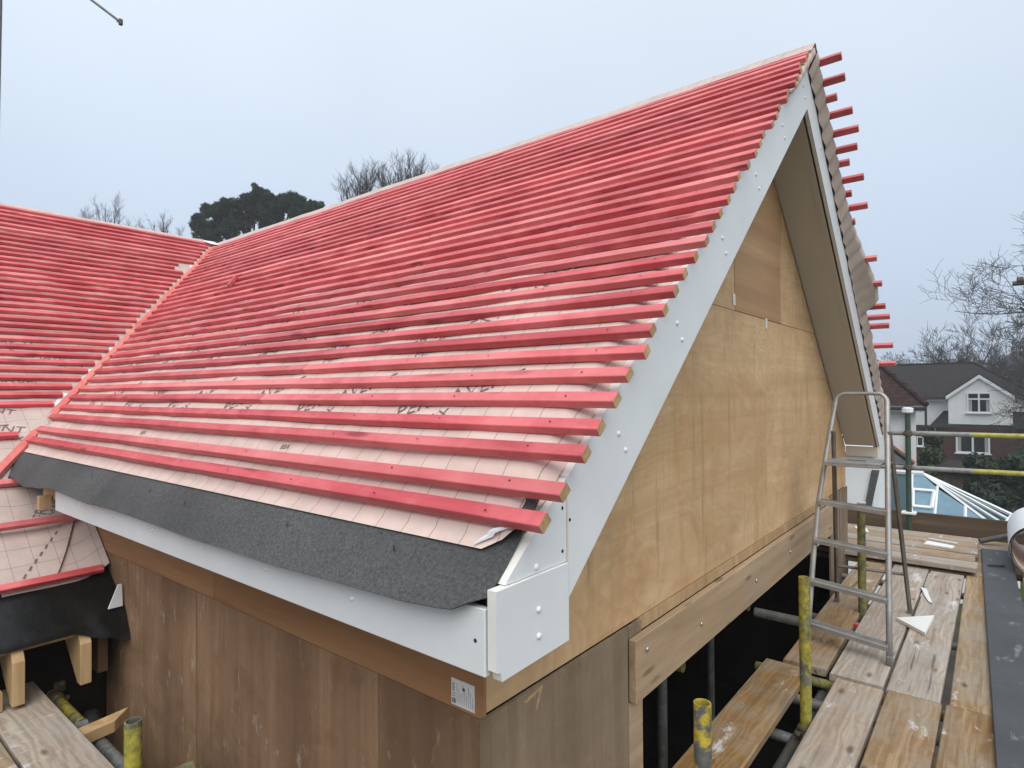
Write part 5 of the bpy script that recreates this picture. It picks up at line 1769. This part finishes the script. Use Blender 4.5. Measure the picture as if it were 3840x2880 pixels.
for c_, r_ in CL:
    cv = Vector(c_)
    sub = []
    for k in range(26):
        d = Vector((rnd.gauss(0, 1), rnd.gauss(0, 1), rnd.gauss(0, .8) + .2)).normalized()
        sub.append((cv + d * r_ * rnd.uniform(0.35, 0.78), r_ * rnd.uniform(0.22, 0.33)))
    for k in range(int(5200 * r_)):
        sc_, sr = rnd.choice(sub)
        d = Vector((rnd.gauss(0, 1), rnd.gauss(0, 1), rnd.gauss(0, 1))).normalized()
        p = sc_ + d * sr * rnd.uniform(0.4, 1.0)
        s = (d * 0.7 + Vector((rnd.gauss(0, .5), rnd.gauss(0, .5), rnd.gauss(0, .5) + .3))).normalized() * rnd.uniform(0.09, 0.17)
        q = s.cross(Vector((rnd.gauss(0, 1), rnd.gauss(0, 1), rnd.gauss(0, 1)))).normalized() * 0.04
        g.add([p - s * .3 - q, p - s * .3 + q, p + s], [(0, 1, 2)])
build(g, 'crown', M['pine'], pn, recalc=False)

# far woodland in the mist, one mass
rnd = random.Random(9)
g = G()
for k in range(170):
    az = R(rnd.uniform(-16, 22))
    dist = rnd.uniform(110, 260)
    cx, cy = dist * math.cos(az), dist * math.sin(az)
    top = rnd.uniform(7.0, 11.0) * (0.6 + dist / 300)
    zb = GZ + max(0, dist - 90) * 0.012
    wd = top * rnd.uniform(0.28, 0.4)
    for j in range(150):
        a = rnd.uniform(0, 6.28)
        h_ = rnd.random() ** 0.7
        rr = wd * math.sin(math.pi * min(1, 0.18 + h_ * 0.80)) * rnd.random() ** 0.5
        p = Vector((cx + rr * math.cos(a), cy + rr * math.sin(a), zb + top * (0.12 + 0.88 * h_)))
        d = Vector((math.cos(a) * .5 + rnd.gauss(0, .4), math.sin(a) * .5 + rnd.gauss(0, .4), rnd.uniform(0.2, 1.2))).normalized() * rnd.uniform(0.5, 1.5)
        q = d.cross(Vector((rnd.gauss(0, 1), rnd.gauss(0, 1), .2))).normalized() * rnd.uniform(0.03, 0.09)
        g.add([p - q, p + q, p + d], [(0, 1, 2)])
    g.tube([(cx, cy, zb - .5), (cx, cy, zb + top * 0.7)], [0.22, 0.06], 4, cap=False)
build(g, 'distant_woodland', M['wood_far'], recalc=False, kind='stuff', label='misty bare woodland on the rise beyond the houses', cat='woodland')

# ---------------------------------------------------------------- haze
g = G().box(-60, 285, -150, 150, GZ - 9.0, 24)
hz = build(g, 'haze', [], kind='stuff')
m = bpy.data.materials.new('pale_mist')
m.use_nodes = True
nt = m.node_tree
nt.nodes.clear()
vo = nt.nodes.new('ShaderNodeVolumePrincipled')
vo.inputs['Color'].default_value = (0.92, 0.95, 1.0, 1)
vo.inputs['Density'].default_value = 0.0014
out = nt.nodes.new('ShaderNodeOutputMaterial')
nt.links.new(vo.outputs[0], out.inputs['Volume'])
hz.data.materials.append(m)
